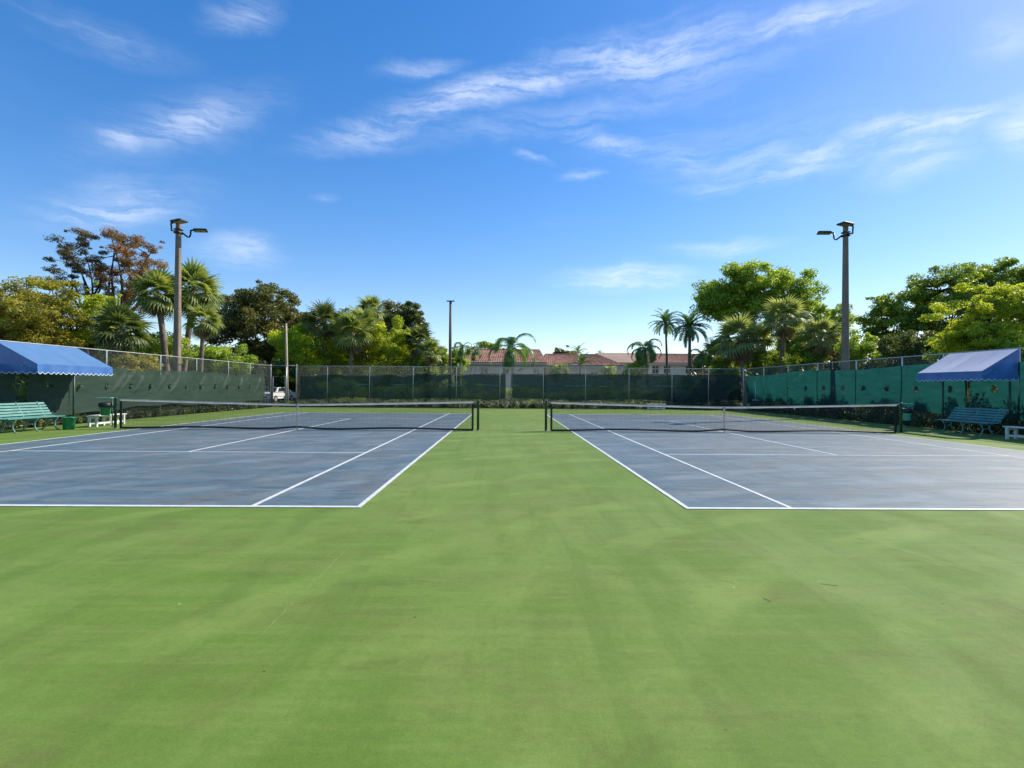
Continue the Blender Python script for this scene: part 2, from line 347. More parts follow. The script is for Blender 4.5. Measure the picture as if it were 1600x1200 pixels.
# ------------------------------------------------------------------ ground and courts
g = MB(); g.add([(-1500, -1500, 0), (1500, -1500, 0), (1500, 1500, 0), (-1500, 1500, 0)], [(0, 1, 2, 3)])
tag(g.build('ground', M['ground'], loc=(0, 0, -.06)), kind='structure')
XL, XR, YB = -17.5, 18.0, 39.3         # fence lines
s = MB(); s.box(-16.75, 17.45, -9, 38.85, -.12, 0)
tag(s.build('court_surround', M['green']), kind='structure')
M['crease'] = simple('pale_scuffed_acrylic', (.185, .245, .060), .8, 0, .3, 9.0); M['crack'] = simple('dark_crack_filler', (.070, .105, .022), .85, 0, .3, 9.0)
def gpt(px, py): d = ray(px, py); k = -CAMH / d[2]; return d[0] * k, d[1] * k
cs = bpy.data.objects['court_surround']
for (p0, p1, w, mt, nm) in ((gpt(548, 852), gpt(470, 930), .007, 'crease', 'scuff_line'), (gpt(470, 930), gpt(400, 1000), .006, 'crease', 'scuff_line'), (gpt(1330, 838), gpt(1560, 905), .010, 'crease', 'scuff_line'),
                            (gpt(640, 905), gpt(705, 912), .005, 'crease', 'scuff_line'), (gpt(1120, 905), gpt(1150, 912), .006, 'crease', 'scuff_line'), (gpt(1192, 934), gpt(1206, 941), .010, 'crack', 'scuff_mark'), (gpt(1280, 912), gpt(1312, 916), .010, 'crack', 'scuff_mark')):
    n = 16; a_, b_ = np.array(p0), np.array(p1); d_ = (b_ - a_) / np.linalg.norm(b_ - a_); nn = np.array([-d_[1], d_[0]]); rows = [[], []]
    for i in range(n + 1):
        q = a_ + (b_ - a_) * i / n + nn * (.006 * math.sin(i * 1.9) + random.uniform(-.004, .004)); hw_ = w * (.15 + .85 * math.sin(math.pi * i / n)) * random.uniform(.5, 1.0)
        rows[0].append((*(q - nn * hw_), .0015)); rows[1].append((*(q + nn * hw_), .0015))
    m = MB(); m.grid(rows); m.build(nm, M[mt], cs)
D0, NETY, D1 = 6.785, 18.67, 30.555
LW = .05
def tennis_court(xi, sgn, desc):
    """xi inner doubles sideline, sgn outward direction"""
    x0, x1 = sorted((xi, xi + sgn * 10.97))
    c = MB(); c.box(x0, x1, D0, D1, -.002, .004)
    root = tag(c.build('tennis_court', M['blue']), desc, None, None, 'structure')
    def line(nm, a, b, c_, d):
        m = MB(); m.box(a, b, c_, d, .005, .0085); m.build(nm, M['line'], root)
    w = LW
    line('baseline', x0 - .03, x1 + .03, D0 - .05, D0 + .035)
    line('baseline', x0 - .03, x1 + .03, D1 - .05, D1 + .05)
    for x in (x0, x1): line('doubles_sideline', x - .03 if x == x0 else x - .03, x + .03, D0 + .036, D1 - .051)
    for x in (x0 + 1.372, x1 - 1.372): line('singles_sideline', x - .028, x + .028, D0 + .036, D1 - .051)
    for y in (NETY - 6.4, NETY + 6.4): line('service_line', x0 + 1.401, x1 - 1.401, y - .028, y + .028)
    xm = (x0 + x1) / 2
    line('centre_service_line', xm - .028, xm + .028, NETY - 6.371, NETY + 6.371)
    return xm
XML = tennis_court(-1.874, -1, 'weathered blue tennis court on the left'); XMR = tennis_court(2.380, 1, 'weathered blue tennis court on the right')

# ------------------------------------------------------------------ nets
def net(xm, label, strap_h=.914):
    root = thing('tennis_net', (xm, NETY, 0), label, 'tennis net', 'nets across the two courts')
    hw = 6.40
    def top(x): a = min(abs(x) / hw, 1); return strap_h + (1.055 - strap_h) * (a ** 1.25)
    for sg in (-1, 1):
        p = MB(); p.lathe([(.045, 0), (.045, 1.06), (.05, 1.065), (.05, 1.085), (.03, 1.10)], 14)
        po = p.build('post', M['postgreen'], root, True, (sg * hw, 0, 0))
        b = MB(); b.box(-.03, .03, -.075, -.046, .68, .80); b.tube([(0, -.076, .74), (0, -.13, .74), (0, -.13, .84)], .01, 6); b.build('net_winder', M['postgreen'], po)
        sv_ = MB(); sv_.lathe([(.07, 0), (.07, .012), (.05, .016)], 14); sv_.build('ground_sleeve', M['galv'], po)
    e = hw - .19
    n = MB(); sp = .045; r = .0030
    xs = np.arange(-e, e + .001, sp)
    def bot(x): return .055 + .045 * max(0, 1 - abs(abs(x)) / .9) - .02 * math.sin(abs(x) * 1.3)
    for x in xs: n.tube([(x, 0, bot(x)), (x, .004, (bot(x) + top(x)) / 2), (x, 0, top(x))], r, 3, False)
    for k in range(1, 20):
        f = k / 20; n.tube([(x, .002, bot(x) + (top(x) - bot(x)) * f) for x in np.linspace(-e, e, 41)], r, 3, False)
    n.build('mesh', M['netblack'], root)
    X = np.linspace(-e - .02, e + .02, 61)
    hb = MB()
    hb.grid([[(x, -.012 + .003 * math.sin(x * 5), top(x) - .068 + .004 * math.sin(x * 9)) for x in X], [(x, -.010, top(x) - .03) for x in X], [(x, -.006, top(x) + .004) for x in X], [(x, .008, top(x) + .002) for x in X]])
    hb.build('headband', M['tape'], root)
    bb = MB()
    bb.tube([(x, 0, bot(x)) for x in X], .032, 6); bb.build('bottom_band', M['blackvinyl'], root)
    for sg in (-1, 1):
        q = MB(); q.box(sg * e - .035, sg * e + .035, -.012, .012, bot(e), top(e) - .068); q.build('side_band', M['blackvinyl'], root)
        cb = MB(); cb.tube([(sg * (e + .02), 0, top(e) - .01), (sg * (hw - .05), 0, 1.05)], .006, 5); cb.build('cable', M['galv'], root)
    st = MB(); st.box(-.026, .026, -.021, -.0165, .0, top(0) + .008); st.box(-.026, .026, .0165, .021, .06, top(0) + .008); st.box(-.026, .026, -.0165, .0165, top(0) + .005, top(0) + .012)
    st.build('centre_strap', M['tape'], root)
net(XML, 'tennis net with white headband on the left court'); net(XMR, 'tennis net with white headband on the right court')

# ------------------------------------------------------------------ fences
def wire_mesh(L, z0, z1, parent):
    """diamond chain link as real wires in the plane y=0, x 0..L"""
    V = []; F = []; r = .0018; pitch = .10; h = z1 - z0
    for sg in (1, -1):
        k = -h if sg == 1 else 0.0
        lo, hi = (-h, L) if sg == 1 else (0, L + h)
        a = lo
        while a < hi:
            # x = a + sg*t , z = z0+t
            ts = [0, h]
            if sg == 1: t0 = max(0, -a); t1 = min(h, L - a)
            else: t0 = max(0, a - L); t1 = min(h, a)
            if t1 - t0 > .02:
                p0 = np.array([a + sg * t0, sg * .002, z0 + t0]); p1 = np.array([a + sg * t1, sg * .002, z0 + t1])
                q = np.array([-sg * .7071, 0, .7071]) * r; y = np.array([0, r, 0])
                o = len(V); 
                for p in (p0, p1): V += [p - q - y * .6, p + q - y * .6, p + y]
                F += [(o, o + 1, o + 4, o + 3), (o + 1, o + 2, o + 5, o + 4), (o + 2, o, o + 3, o + 5)]
            a += pitch * .72
    m = MB(); m.add(V, F); ob = m.build('chain_link_mesh', M['wire'], parent); ob['kind'] = 'stuff'; return ob

def windscreen(L0, L1, zt, zb, mat, parent, amp, folds, holes, yoff, seed, flap=None, label=None):
    """cloth in the plane y=yoff between x L0..L1; zt/zb functions of x; folds: (x, z, slope, width, depth) diagonal creases"""
    rr = np.random.default_rng(seed); nx = int((L1 - L0) / .07); nz = 30
    ph = rr.uniform(0, 6.28, 8); fr = rr.uniform(.6, 3.2, 8); fz = rr.uniform(-1.5, 1.5, 8)
    P = np.zeros((nz + 1, nx + 1, 3)); xs = np.linspace(L0, L1, nx + 1)
    keep = np.ones((nz + 1, nx + 1), bool)
    for j, x in enumerate(xs):
        t, b = zt(x), zb(x)
        for i in range(nz + 1):
            z = b + (t - b) * i / nz; y = 0
            for q in range(8): y += amp * .3 * math.sin(fr[q] * x + fz[q] * z * 2 + ph[q])
            for (fx, fzc, sl, w, d, ln) in folds:
                u = (x - fx) - sl * (z - fzc); v = z - fzc
                y -= d * math.exp(-(u / w) ** 2) * math.exp(-(v / ln) ** 4)
            P[i, j] = (x, yoff + y, z)
            for (hx, hz, hr) in holes:
                if (x - hx) ** 2 + (z - hz) ** 2 < hr * hr: keep[i, j] = False
    idx = np.arange((nz + 1) * (nx + 1)).reshape(nz + 1, nx + 1)
    f = []
    for i in range(nz):
        for j in range(nx):
            if keep[i, j] and keep[i + 1, j] and keep[i, j + 1] and keep[i + 1, j + 1]:
                f.append((idx[i, j], idx[i, j + 1], idx[i + 1, j + 1], idx[i + 1, j]))
    m = MB(); m.add(P.reshape(-1, 3), f)
    o = m.build('windscreen', mat, parent, True)
    if label: o['label'] = label
    return o
def fence(name, p0, rz, L, label, posts, railz=3.05, zlow=.03):
    root = thing(name, p0, label, 'fence', None, rz)
    for x in posts:
        p = MB(); big = x in (posts[0], posts[-1]); r = .045 if big else .03
        p.lathe([(r, -.06), (r, railz + (.06 if big else -.03)), (r * .6, railz + (.10 if big else 0))], 10); p.build('post', M['galv'], root, True, (x, 0, 0))
    t = MB(); t.tube([(x, 0, railz) for x in np.linspace(0, L, 12)], .021, 8); t.build('top_rail', M['galv'], root, True)
    m = MB(); m.tube([(x, -.03, zlow + .02) for x in np.linspace(0, L, 12)], .004, 4); m.build('bottom_wire', M['wire'], root)
    w = wire_mesh(L, zlow, railz, root); w.location.y = -.034
    return root
def flaps(parent, spots, mat, yoff, r=.10, sg=1):
    for (x, z) in spots:
        m = MB(); n = 10; P = []
        for k in range(5):
            q = k / 4
            P.append([(r * math.cos(math.pi + math.pi * i / n) * (1 - .08 * q), sg * .11 * q * math.sin(math.pi * i / n), r * math.sin(math.pi + math.pi * i / n) * q * .95) for i in range(n + 1)])
        m.grid(P); m.build('vent_flap', mat, parent, True, (x, yoff, z))

# left fence: local x runs along +Y from Y=2, local -y faces... rotate so that the court lies on local -y
FL = fence('chain_link_fence', (XL, YB - .02, 0), R(-90), 37.3, 'chain link fence with faded green windscreen along the left side', [0, 3.2, 6.0, 9.4, 12.5, 16.1, 19.4, 22.7, 26.0, 29.3, 32.6, 37.3])
# local x = YB - Y ; court side: +X world = local +y  (rotation -90: local x->-Y, local y->+X)
zt = lambda x: 2.28 + .05 * math.sin(x * .8) + .10 * (x < 2) + .03 * math.sin(x * 2.1)
zb = lambda x: .45 + .10 * math.sin(x * .55 + 1) + .04 * math.sin(x * 2.3)
rf = np.random.default_rng(3)
lf = [(x, 1.8 + rf.uniform(-.25, .25), -rf.uniform(.45, .95), .06, -rf.uniform(.09, .16), rf.uniform(.35, .6)) for x in (2.2, 4.6, 6.0, 6.5, 8.9, 11.5, 12.2, 14.2, 14.8, 15.4)]
lf += [(x, 2.2, 0, .12, .05, .25) for x in np.arange(.5, 30, .8)]
lv = [(x, 1.52) for x in np.arange(2.0, 22, 1.42)]
hl = [(x, z - .03, .07) for x, z in lv] 
WL = windscreen(1.2, 18.1, zt, zb, M['scr_left'], FL, .05, lf, hl, .095, 1)
WL2 = windscreen(18.16, 20.0, zt, zb, M['scr_left'], FL, .05, lf, hl, .100, 2)
WL3 = windscreen(20.45, 36.5, zt, zb, M['scr_left'], FL, .05, lf, hl, .098, 4)
for wo_, lo, hi in ((WL, 1.2, 18.1), (WL2, 18.16, 20.0), (WL3, 20.45, 36.5)):
    flaps(wo_, [p for p in lv if lo < p[0] < hi], M['scr_left'], .125)
# right fence
FR = fence('chain_link_fence', (XR, 2.0, 0), R(90), YB - 2.02, 'chain link fence with bright teal windscreen along the right side', [0, 3.3, 6.6, 9.7, 12.9, 16.08, 19.26, 21.5, 24.6, 27.9, 31.06, 34.2, YB - 2.02])
ztr = lambda x: 2.62 + .05 * math.sin(x * .7) - .05 * (x > 30) * (x - 30) * .4
zbr = lambda x: .62 + .12 * math.sin(x * .6 + .6)
rfd = [(x, 2.55, 0, .12, .04, .25) for x in np.arange(.5, 38, .9)]
rv = [(Y - 2, 1.62) for Y in (19.0, 20.85, 22.6, 24.3, 26.0, 27.6, 29.3, 31.0, 33.0)]
hr = [(x, z, .10) for x, z in rv]
windscreen(1.0, 17.95, ztr, zbr, M['scr_right'], FR, .05, rfd, hr, .055, 5)
# a slit hangs open in the cloth by the canopy post
WR = windscreen(18.12, 36.7, ztr, zbr, M['scr_right'], FR, .05, rfd, hr, .058, 6)
for (x, z) in rv:
    m = MB()
    for k in range(-1, 2):
        m.tube([(k * .06 - .07, 0, -.09), (k * .06 + .07, 0, .09)], .007, 4); m.tube([(k * .06 + .07, .003, -.09), (k * .06 - .07, .003, .09)], .007, 4)
    m.build('vent_lattice', M['scr_right'], WR, False, (x, .058, z))
# back fence
FB = fence('chain_link_fence', (XR, YB, 0), R(180), XR + 15.6, 'chain link fence with dark see-through windscreen across the far end', [0.0] + [XR - x for x in (15.35, 12.58, 9.33, 6.05, 2.87, -.4, -3.66, -6.9, -10.15, -13.3, -15.6)])
ztb = lambda x: 2.60 - .012 * max(0, x - 14) + .025 * math.sin(x * 1.1)
zbb = lambda x: .66 + .06 * math.sin(x * .9) + (.12 * math.exp(-((x - 17.6) / .8) ** 2))
bf = [(x, 1.4, -2.6 - .6 * math.sin(x), .22, .07, .6) for x in (6.5, 8.3, 9.6, 11.2, 12.6, 21.0, 26)]
windscreen(.15, 17.45, ztb, zbb, M['scr_back'], FB, .05, bf, [], -.065, 8)
windscreen(17.95, 33.3, ztb, zbb, M['scr_back'], FB, .05, bf, [], -.068, 9)
m = MB(); m.tube([(x, -.085, 1.72 + .03 * math.sin(x * 2.3) - .05 * abs(math.sin(x * .48))) for x in np.linspace(.2, 30, 120)], .012, 5); m.build('tie_cord', M['binmint'], FB)

# gate in the far left corner
gt = thing('chain_link_gate', (-17.44, YB, 0), 'narrow metal gate in the far left corner beside the pale wooden pole', 'gate')
for nm, pts in (('frame', [(.1, 0, .1), (.1, 0, 2.25), (1.0, 0, 2.25), (1.0, 0, .1), (.1, 0, .1)]),):
    m = MB(); m.tube(pts, .024, 8); m.build(nm, M['galv'], gt, True)
for z in (.75, 1.05): m = MB(); m.tube([(.1, 0, z), (1.0, 0, z)], .018, 6); m.build('crossbar', M['galv'], gt, True)
m = MB(); m.tube([(1.1, 0, -.05), (1.1, 0, 3.1)], .035, 8); m.build('gate_post', M['galv'], gt, True)
m = MB(); m.tube([(-.02, 0, 3.05), (1.80, 0, 3.05)], .021, 8); m.build('header_rail', M['galv'], gt, True)
m = MB(); m.box(.93, .985, -.05, .05, 1.0, 1.12, None, .01); m.build('latch', M['black'], gt)

# ------------------------------------------------------------------ foliage generators
def unit(n):
    v = rng.normal(size=(n, 3)); return v / np.linalg.norm(v, axis=1)[:, None]
def leaves(centers, rad, per, size, flat=1.0, asp=.5, up=.6, droop=0.0):
    """diamond leaves gathered round cluster centres; returns verts (n*4,3), tone"""
    C = np.repeat(centers, per, 0); Rr = np.repeat(rad, per, 0); n = len(C)
    d = unit(n); r = rng.uniform(0, 1, n) ** .42
    off = d * (r[:, None]) * Rr; off[:, 2] *= flat
    P = C + off
    nrm = unit(n) + np.array([0, 0, up]) + d * .5; nrm /= np.linalg.norm(nrm, axis=1)[:, None]
    a = np.cross(nrm, unit(n)); a /= np.linalg.norm(a, axis=1)[:, None] + 1e-9
    if droop: a[:, 2] -= droop; a /= np.linalg.norm(a, axis=1)[:, None]
    b = np.cross(nrm, a)
    sz = size * rng.uniform(.6, 1.3, n)[:, None]
    V = np.stack([P - a * sz * .5, P + b * sz * asp * .5 + nrm * sz * .08, P + a * sz * .5, P - b * sz * asp * .5 + nrm * sz * .08], 1).reshape(-1, 3)
    ct = np.repeat(rng.uniform(0, 1, len(centers)), per)
    tone = np.clip(.05 + .6 * ct + rng.normal(.1, .24, n), 0, 1)
    return V, tone
def smooth_path(p0, p1, bend, n=5):
    p0, p1 = np.array(p0), np.array(p1); out = []
    side = rng.normal(size=3) * bend * np.linalg.norm(p1 - p0)
    for k in range(n + 1):
        t = k / n; out.append(p0 * (1 - t) + p1 * t + side * math.sin(math.pi * t))
    return out
def tree(name, label, px, py, Y, rxp, ryp, mat, bark, group=None, ncl=30, per=230, size=.2, clr=.9, flat=.75, base_px=None, fork=.35, trunk_r=.2, cat='tree', ry=None, asp=.5, up=.6, droop=0.0, shell=.28, lobes=None, nlimb=6):
    """broadleaf tree: crown ellipsoid centred on the sight line px,py at depth Y, half sizes rxp, ryp in photo pixels"""
    c = at(px, py, Y); k = Y / FPX; rx, rz = rxp * k, ryp * k; ry = ry or rx * .9
    bx = at(base_px if base_px is not None else px, py, Y).x
    root = thing(name, (bx, Y, -.06), label, cat, group)
    C0 = np.array([c.x - bx, 0, c.z + .06]); ncl = int(ncl * 1.6); clr *= .78; per = int(per * .62)
    lobes = lobes or [(0, 0, 1, 1)]
    cl = []
    for i in range(ncl):
        L = lobes[i % len(lobes)]
        d = unit(1)[0]; r = rng.uniform(shell, 1.0) ** .7
        cl.append(C0 + np.array([L[0] * rx, 0, L[1] * rz]) + d * r * np.array([rx * L[2], ry * L[2], rz * L[3]]) * .86)
    cl = np.array(cl); cl[:, 2] = np.maximum(cl[:, 2], .3)
    rad = np.stack([rng.uniform(.65, 1.25, ncl) * clr] * 3, 1)
    per = int(per * 1.75); size *= .95
    V, tone = leaves(cl, rad, per, size, flat, asp, up, droop)
    V2, t2 = leaves(cl + rng.normal(0, .5 * clr, cl.shape), rad * .45, max(per // 5, 4), size, flat, asp, up, droop)
    V = np.concatenate([V, V2]); tone = np.concatenate([tone, t2])
    keep = V.reshape(-1, 4, 3)[:, :, 2].min(1) > .05
    V = V.reshape(-1, 4, 3)[keep].reshape(-1, 3); tone = tone[keep]
    link('crown', npmesh('crown', V, 4, mat, tone), root)
    zc = C0[2]; fz = max(.3, (zc - rz) * (1 - fork) + zc * fork * .6)
    fk = np.array([C0[0] * .35, 0, fz])
    m = MB(); tp = smooth_path((0, 0, -.1), fk, .05, 5)
    m.tube(tp, [trunk_r * (1.25 - .5 * i / 5) for i in range(6)], 9)
    m.build('trunk', bark, root, True)
    br = MB(); nodes = []
    order = rng.permutation(ncl)[:nlimb]
    for q in order:
        pth = smooth_path(fk - np.array([0, 0, .15]), cl[q], .10, 6)
        br.tube(pth, [max(.018, trunk_r * .62 * (1 - .85 * i / 6)) for i in range(7)], 6)
        nodes += pth[2:]
    nodes = np.array(nodes)
    for q in range(ncl):
        if q in order: continue
        j = np.argmin(((nodes - cl[q]) ** 2).sum(1) + 1.2 * np.maximum(0, nodes[:, 2] - cl[q][2]) ** 2)
        br.tube(smooth_path(nodes[j], cl[q], .10, 3), [trunk_r * .2, trunk_r * .15, trunk_r * .1, .012], 5)
    br.build('limbs', bark, root, True)
    return root

# palm fronds: shared meshes
def fan_mesh(name, mat, droop, n=17, plen=.8, blade=1.0, spread=112):
    V = []; F = []
    pts = []
    for k in range(5):
        t = k / 4; pts.append(Vector((plen * t, 0, -.10 * t * t * droop * 2)))
    m = MB(); m.tube(pts, [.022, .018, .015, .012, .010], 4, False)
    h = pts[-1]; sl = -.25 * droop
    for i in range(n):
        a = R(-spread + 2 * spread * i / (n - 1)); L = blade * (1 - .28 * abs(a) / R(spread)) * rng.uniform(.9, 1.08)
        d = Vector((math.cos(a), math.sin(a), 0)); sd = Vector((-d.y, d.x, 0)); pr = []
        zf = (.10 if i % 2 else -.02)
        for k in range(5):
            t = k / 4; w = (.014 + .058 * math.sin(math.pi * min(1, t * 1.05 + .12)) ** .8) * (1 if t < 1 else .12)
            p = h + d * L * t * (1 - .12 * t * droop) + Vector((0, 0, zf * .25 * math.sin(math.pi * t) + sl * L * t - (.22 + .5 * droop) * L * max(0, t - .35) ** 2 * 1.6 - .12 * abs(math.sin(a)) * t * L))
            pr.append((p - sd * w, p + Vector((0, 0, .012)), p + sd * w))
        m.grid(pr)
    return m.mesh(name, mat, False)
def pinnate_mesh(name, mat, L=2.2, arch=.9, n=30, ll=.5, w=.03, vee=.45, hang=.35, rise=.55):
    m = MB(); pts = []
    ang = R(90 * rise); p = Vector((0, 0, 0)); seg = L / 12
    for k in range(13):
        pts.append(p.copy()); p = p + Vector((math.cos(ang), 0, math.sin(ang))) * seg; ang -= arch * (1.4 if k > 3 else .8) / 12 * 1.3
    m.tube(pts, [.028 * (1 - .8 * k / 12) + .004 for k in range(13)], 4, False)
    for i in range(n):
        t = .16 + .83 * i / (n - 1); q = t * 12; a = int(min(q, 11)); f = q - a
        b = pts[a].lerp(pts[a + 1], f); tg = (pts[a + 1] - pts[a]).normalized(); up = Vector((-tg.z, 0, tg.x))
        ln = ll * (math.sin(math.pi * min(1, .12 + .86 * t)) ** .55) * rng.uniform(.88, 1.1)
        for sg in (-1, 1):
            d = (Vector((0, sg, 0)) * .85 + tg * .55 + up * vee * rng.uniform(.5, 1.2)).normalized()
            pr = []
            for k in range(4):
                u = k / 3; ww = w * (.5 + .5 * math.sin(math.pi * min(1, u + .25))) * (1 if u < 1 else .15)
                c = b + d * ln * u + Vector((0, 0, -hang * ln * u * u)); pr.append((c - tg * ww, c + tg * ww))
            m.grid(pr)
    return m.mesh(name, mat, False)
M['sabal'] = leafmat('sabal_palm_leaf', (.060, .085, .024), (.110, .138, .034), (.190, .200, .055), .38, False, gain=2.32)
M['sabal_d'] = leafmat('dark_palm_leaf', (.036, .058, .018), (.066, .090, .024), (.110, .122, .034), .32, False, gain=1.95)
M['sabal_pale'] = leafmat('pale_palm_leaf', (.100, .130, .050), (.165, .195, .070), (.25, .25, .10), .40, False, gain=1.83)
M['dead'] = leafmat('dead_palm_leaf', (.16, .115, .06), (.22, .16, .085), (.28, .21, .11), .3, False)
M['pinn'] = leafmat('feather_palm_leaf', (.028, .065, .020), (.050, .100, .024), (.085, .140, .030), .38, False, gain=2.20)
M['pinn_y'] = leafmat('yellow_green_palm_leaf', (.09, .16, .02), (.17, .23, .03), (.28, .30, .05), .45, False)
fans = {}
for key in ('sabal', 'sabal_d', 'sabal_pale'):
    fans[key] = [fan_mesh('fan_frond', M[key], d) for d in (.08, .3, .55, .85)]
fan_dead = fan_mesh('dead_fan_frond', M['dead'], 1.7, 16, .7, .8, 90)
def trunk_path(p0, p1, bend=.06, n=8):
    p0, p1 = Vector(p0), Vector(p1); out = []
    for k in range(n + 1): t = k / n; q = p0.lerp(p1, t); out.append((p0.x + (p1.x - p0.x) * t ** 1.3, p0.y + (p1.y - p0.y) * t, q.z))
    return out
def sabal(label, px, py, Y, rp, base_px, key='sabal', nf=42, dead=3, tr=.17, group='cabbage palms outside the fences'):
    c = at(px, py, Y); b = at(base_px, py, Y); s_ = (rp * Y / FPX) / 1.72
    root = thing('cabbage_palm', (b.x, Y, -.06), label, 'palm tree', group)
    top = Vector((c.x - b.x, 0, c.z + .06 - .15 * s_))
    m = MB(); pth = trunk_path((0, 0, -.1), top, n=14)
    m.tube(pth, [tr * (1.18 - .25 * min(1, i / 6) + .12 * (i > 11) + .05 * (i % 2)) for i in range(15)], 10)
    tk = m.build('trunk', M['palmbark'], root, True)
    bt = MB()     # old leaf bases under the crown
    for i in range(26):
        a = i * 2.4; z = top.z - .15 - .045 * i * s_; r0 = tr * 1.0
        d = Vector((math.cos(a), math.sin(a), 0)); q = Vector((top.x, 0, z)) + d * r0 * .8
        bt.tube([q, q + d * .10 + Vector((0, 0, .16))], [.045, .018], 4)
    bt.build('leaf_bases', M['palmbark'], root)
    for i in range(nf):
        t = (i + .5) / nf; pol = 6 + 128 * t ** .8; az_ = i * 137.5 + random.uniform(-14, 14)
        v = min(3, int(t * 3.4)); el_ = 90 - pol
        me = fans[key][v]
        if i >= nf - dead: me = fan_dead; el_ -= 25
        o = link('frond', me, root, top)
        o.rotation_euler = (R(random.uniform(-30, 30)), -R(el_ + random.uniform(-7, 7)), R(az_)); q = s_ * random.uniform(.88, 1.1); o.scale = (q, q, q)
        if i >= nf - dead and dead < 9: o['label'] = 'dead brown frond'
    return root
PM = {
 'royal': pinnate_mesh('arching_frond', M['pinn'], 2.8, 1.9, 36, .60, .042, .25, .6, .66),
 'date': pinnate_mesh('date_frond', M['pinn'], 2.2, .75, 30, .42, .034, .5, .2, .45),
 'small': pinnate_mesh('small_frond', M['pinn'], 1.5, 2.0, 24, .42, .030, .3, .6, .66),
 'small_y': pinnate_mesh('yellow_frond', M['pinn_y'], 1.5, 1.9, 24, .42, .032, .3, .5, .70),
 'droop': pinnate_mesh('drooping_frond', M['pinn'], 2.1, 2.0, 28, .50, .036, .2, .6, .6)}
def feather_palm(name, label, px, py, Y, rp, base_px, kind, nf, tr=.11, pol=(10, 105), crown=False, group=None, bark='palmgrey', zb=None):
    c = at(px, py, Y); b = at(base_px, py, Y); ref = {'royal': 2.0, 'date': 2.05, 'small': 1.25, 'small_y': 1.25, 'droop': 1.7}[kind]
    s_ = rp * Y / FPX / ref
    root = thing(name, (b.x, Y, -.06), label, 'palm tree', group)
    top = Vector((c.x - b.x, 0, max(.4, c.z + .06)))
    m = MB(); pth = trunk_path((0, 0, -.1), top, n=10)
    m.tube(pth, [tr * (1.3 - .5 * min(1, i / 8)) for i in range(11)], 9); m.build('trunk', M[bark], root, True)
    if crown:
        m = MB(); m.tube([top - Vector((0, 0, .75)), top - Vector((0, 0, .5)), top, top + Vector((0, 0, .25))], [tr * .9, tr * 1.15, tr * .7, .02], 9); m.build('crownshaft', M['sabalgreen'], root, True)
    for i in range(nf):
        t = (i + .5) / nf; p = pol[0] + (pol[1] - pol[0]) * t ** .9; base = 90 * {'royal': .66, 'date': .45, 'small': .66, 'small_y': .70, 'droop': .6}[kind]
        o = link('frond', PM[kind], root, top)
        o.rotation_euler = (R(random.uniform(-12, 12)), -R((90 - p) - base + random.uniform(-8, 8)), R(i * 137.5 + random.uniform(-15, 15)))
        q = s_ * random.uniform(.85, 1.12); o.scale = (q, q, q)
    return root
M['sabalgreen'] = simple('green_crownshaft', (.16, .22, .07), .5)
LM = {
 'yel': leafmat('yellow_green_leaves', (.085, .085, .016), (.175, .165, .022), (.27, .25, .030), .45, gain=2.13),
 'yel2': leafmat('lime_leaves', (.090, .118, .012), (.175, .208, .018), (.270, .288, .026), .58, gain=2.9),
 'gold': leafmat('golden_green_leaves', (.085, .112, .012), (.165, .200, .018), (.270, .280, .026), .56, gain=2.5),
 'rust': leafmat('rust_needles', (.045, .040, .020), (.120, .068, .022), (.22, .105, .028), .35, gain=2.56),
 'rustd': leafmat('dull_brown_green_needles', (.030, .032, .018), (.062, .052, .022), (.12, .085, .03), .32, gain=2.44),
 'dark': leafmat('dark_green_leaves', (.026, .042, .011), (.052, .068, .016), (.105, .105, .022), .32, gain=2.32),
 'darkbr': leafmat('olive_brown_leaves', (.028, .040, .014), (.062, .070, .018), (.130, .100, .026), .34, gain=2.56),
 'mid': leafmat('mid_green_leaves', (.050, .088, .012), (.098, .142, .016), (.165, .205, .024), .42, gain=2.44),
 'fresh': leafmat('fresh_green_leaves', (.062, .098, .012), (.120, .168, .018), (.195, .235, .026), .45, gain=2.62),
 'litter': leafmat('leaf_litter', (.05, .03, .018), (.12, .075, .04), (.22, .16, .09), .2),
 'cover': leafmat('low_ground_cover', (.020, .040, .012), (.045, .075, .018), (.11, .13, .035), .35, gain=1.59),
}

# ------------------------------------------------------------------ trees
T = tree
# left side
T('cypress_tree', 'thin rust brown tree with open sky gaps, left of two tall ones', 126, 412, 37, 50, 66, LM['rustd'], M['bark_d'], 'tall rust brown trees', 27, 200, .17, .62, .5, base_px=130, fork=.1, trunk_r=.16, asp=.28, droop=.3, shell=.25, nlimb=8)
T('cypress_tree', 'tall rust orange tree with feathery foliage behind the left light pole', 200, 420, 38, 54, 86, LM['rust'], M['bark_d'], 'tall rust brown trees', 40, 220, .17, .66, .55, base_px=180, fork=.05, trunk_r=.2, asp=.28, droop=.3, shell=.2, nlimb=12)
T('black_olive_tree', 'yellow green tree spreading above the left blue canopy', 55, 500, 27, 100, 66, LM['yel'], M['bark'], None, 74, 250, .13, .62, .6, base_px=60, fork=.3, trunk_r=.18)
T('black_olive_tree', 'small olive topped tree rising above the yellow foliage at far left', 82, 455, 31, 45, 38, LM['yel'], M['bark'], None, 18, 190, .13, .55, .5, base_px=70, trunk_r=.12)
T('black_olive_tree', 'yellow green tree with drooping arched branch beside the rust trees', 155, 505, 29, 48, 52, LM['gold'], M['bark'], None, 34, 220, .13, .55, .6, base_px=140, trunk_r=.13)
T('leafy_tree', 'dark green rounded tree with bronze top, left of centre', 414, 510, 54, 96, 78, LM['darkbr'], M['bark_d'], None, 110, 260, .27, 1.15, .7, base_px=400, fork=.35, trunk_r=.28)
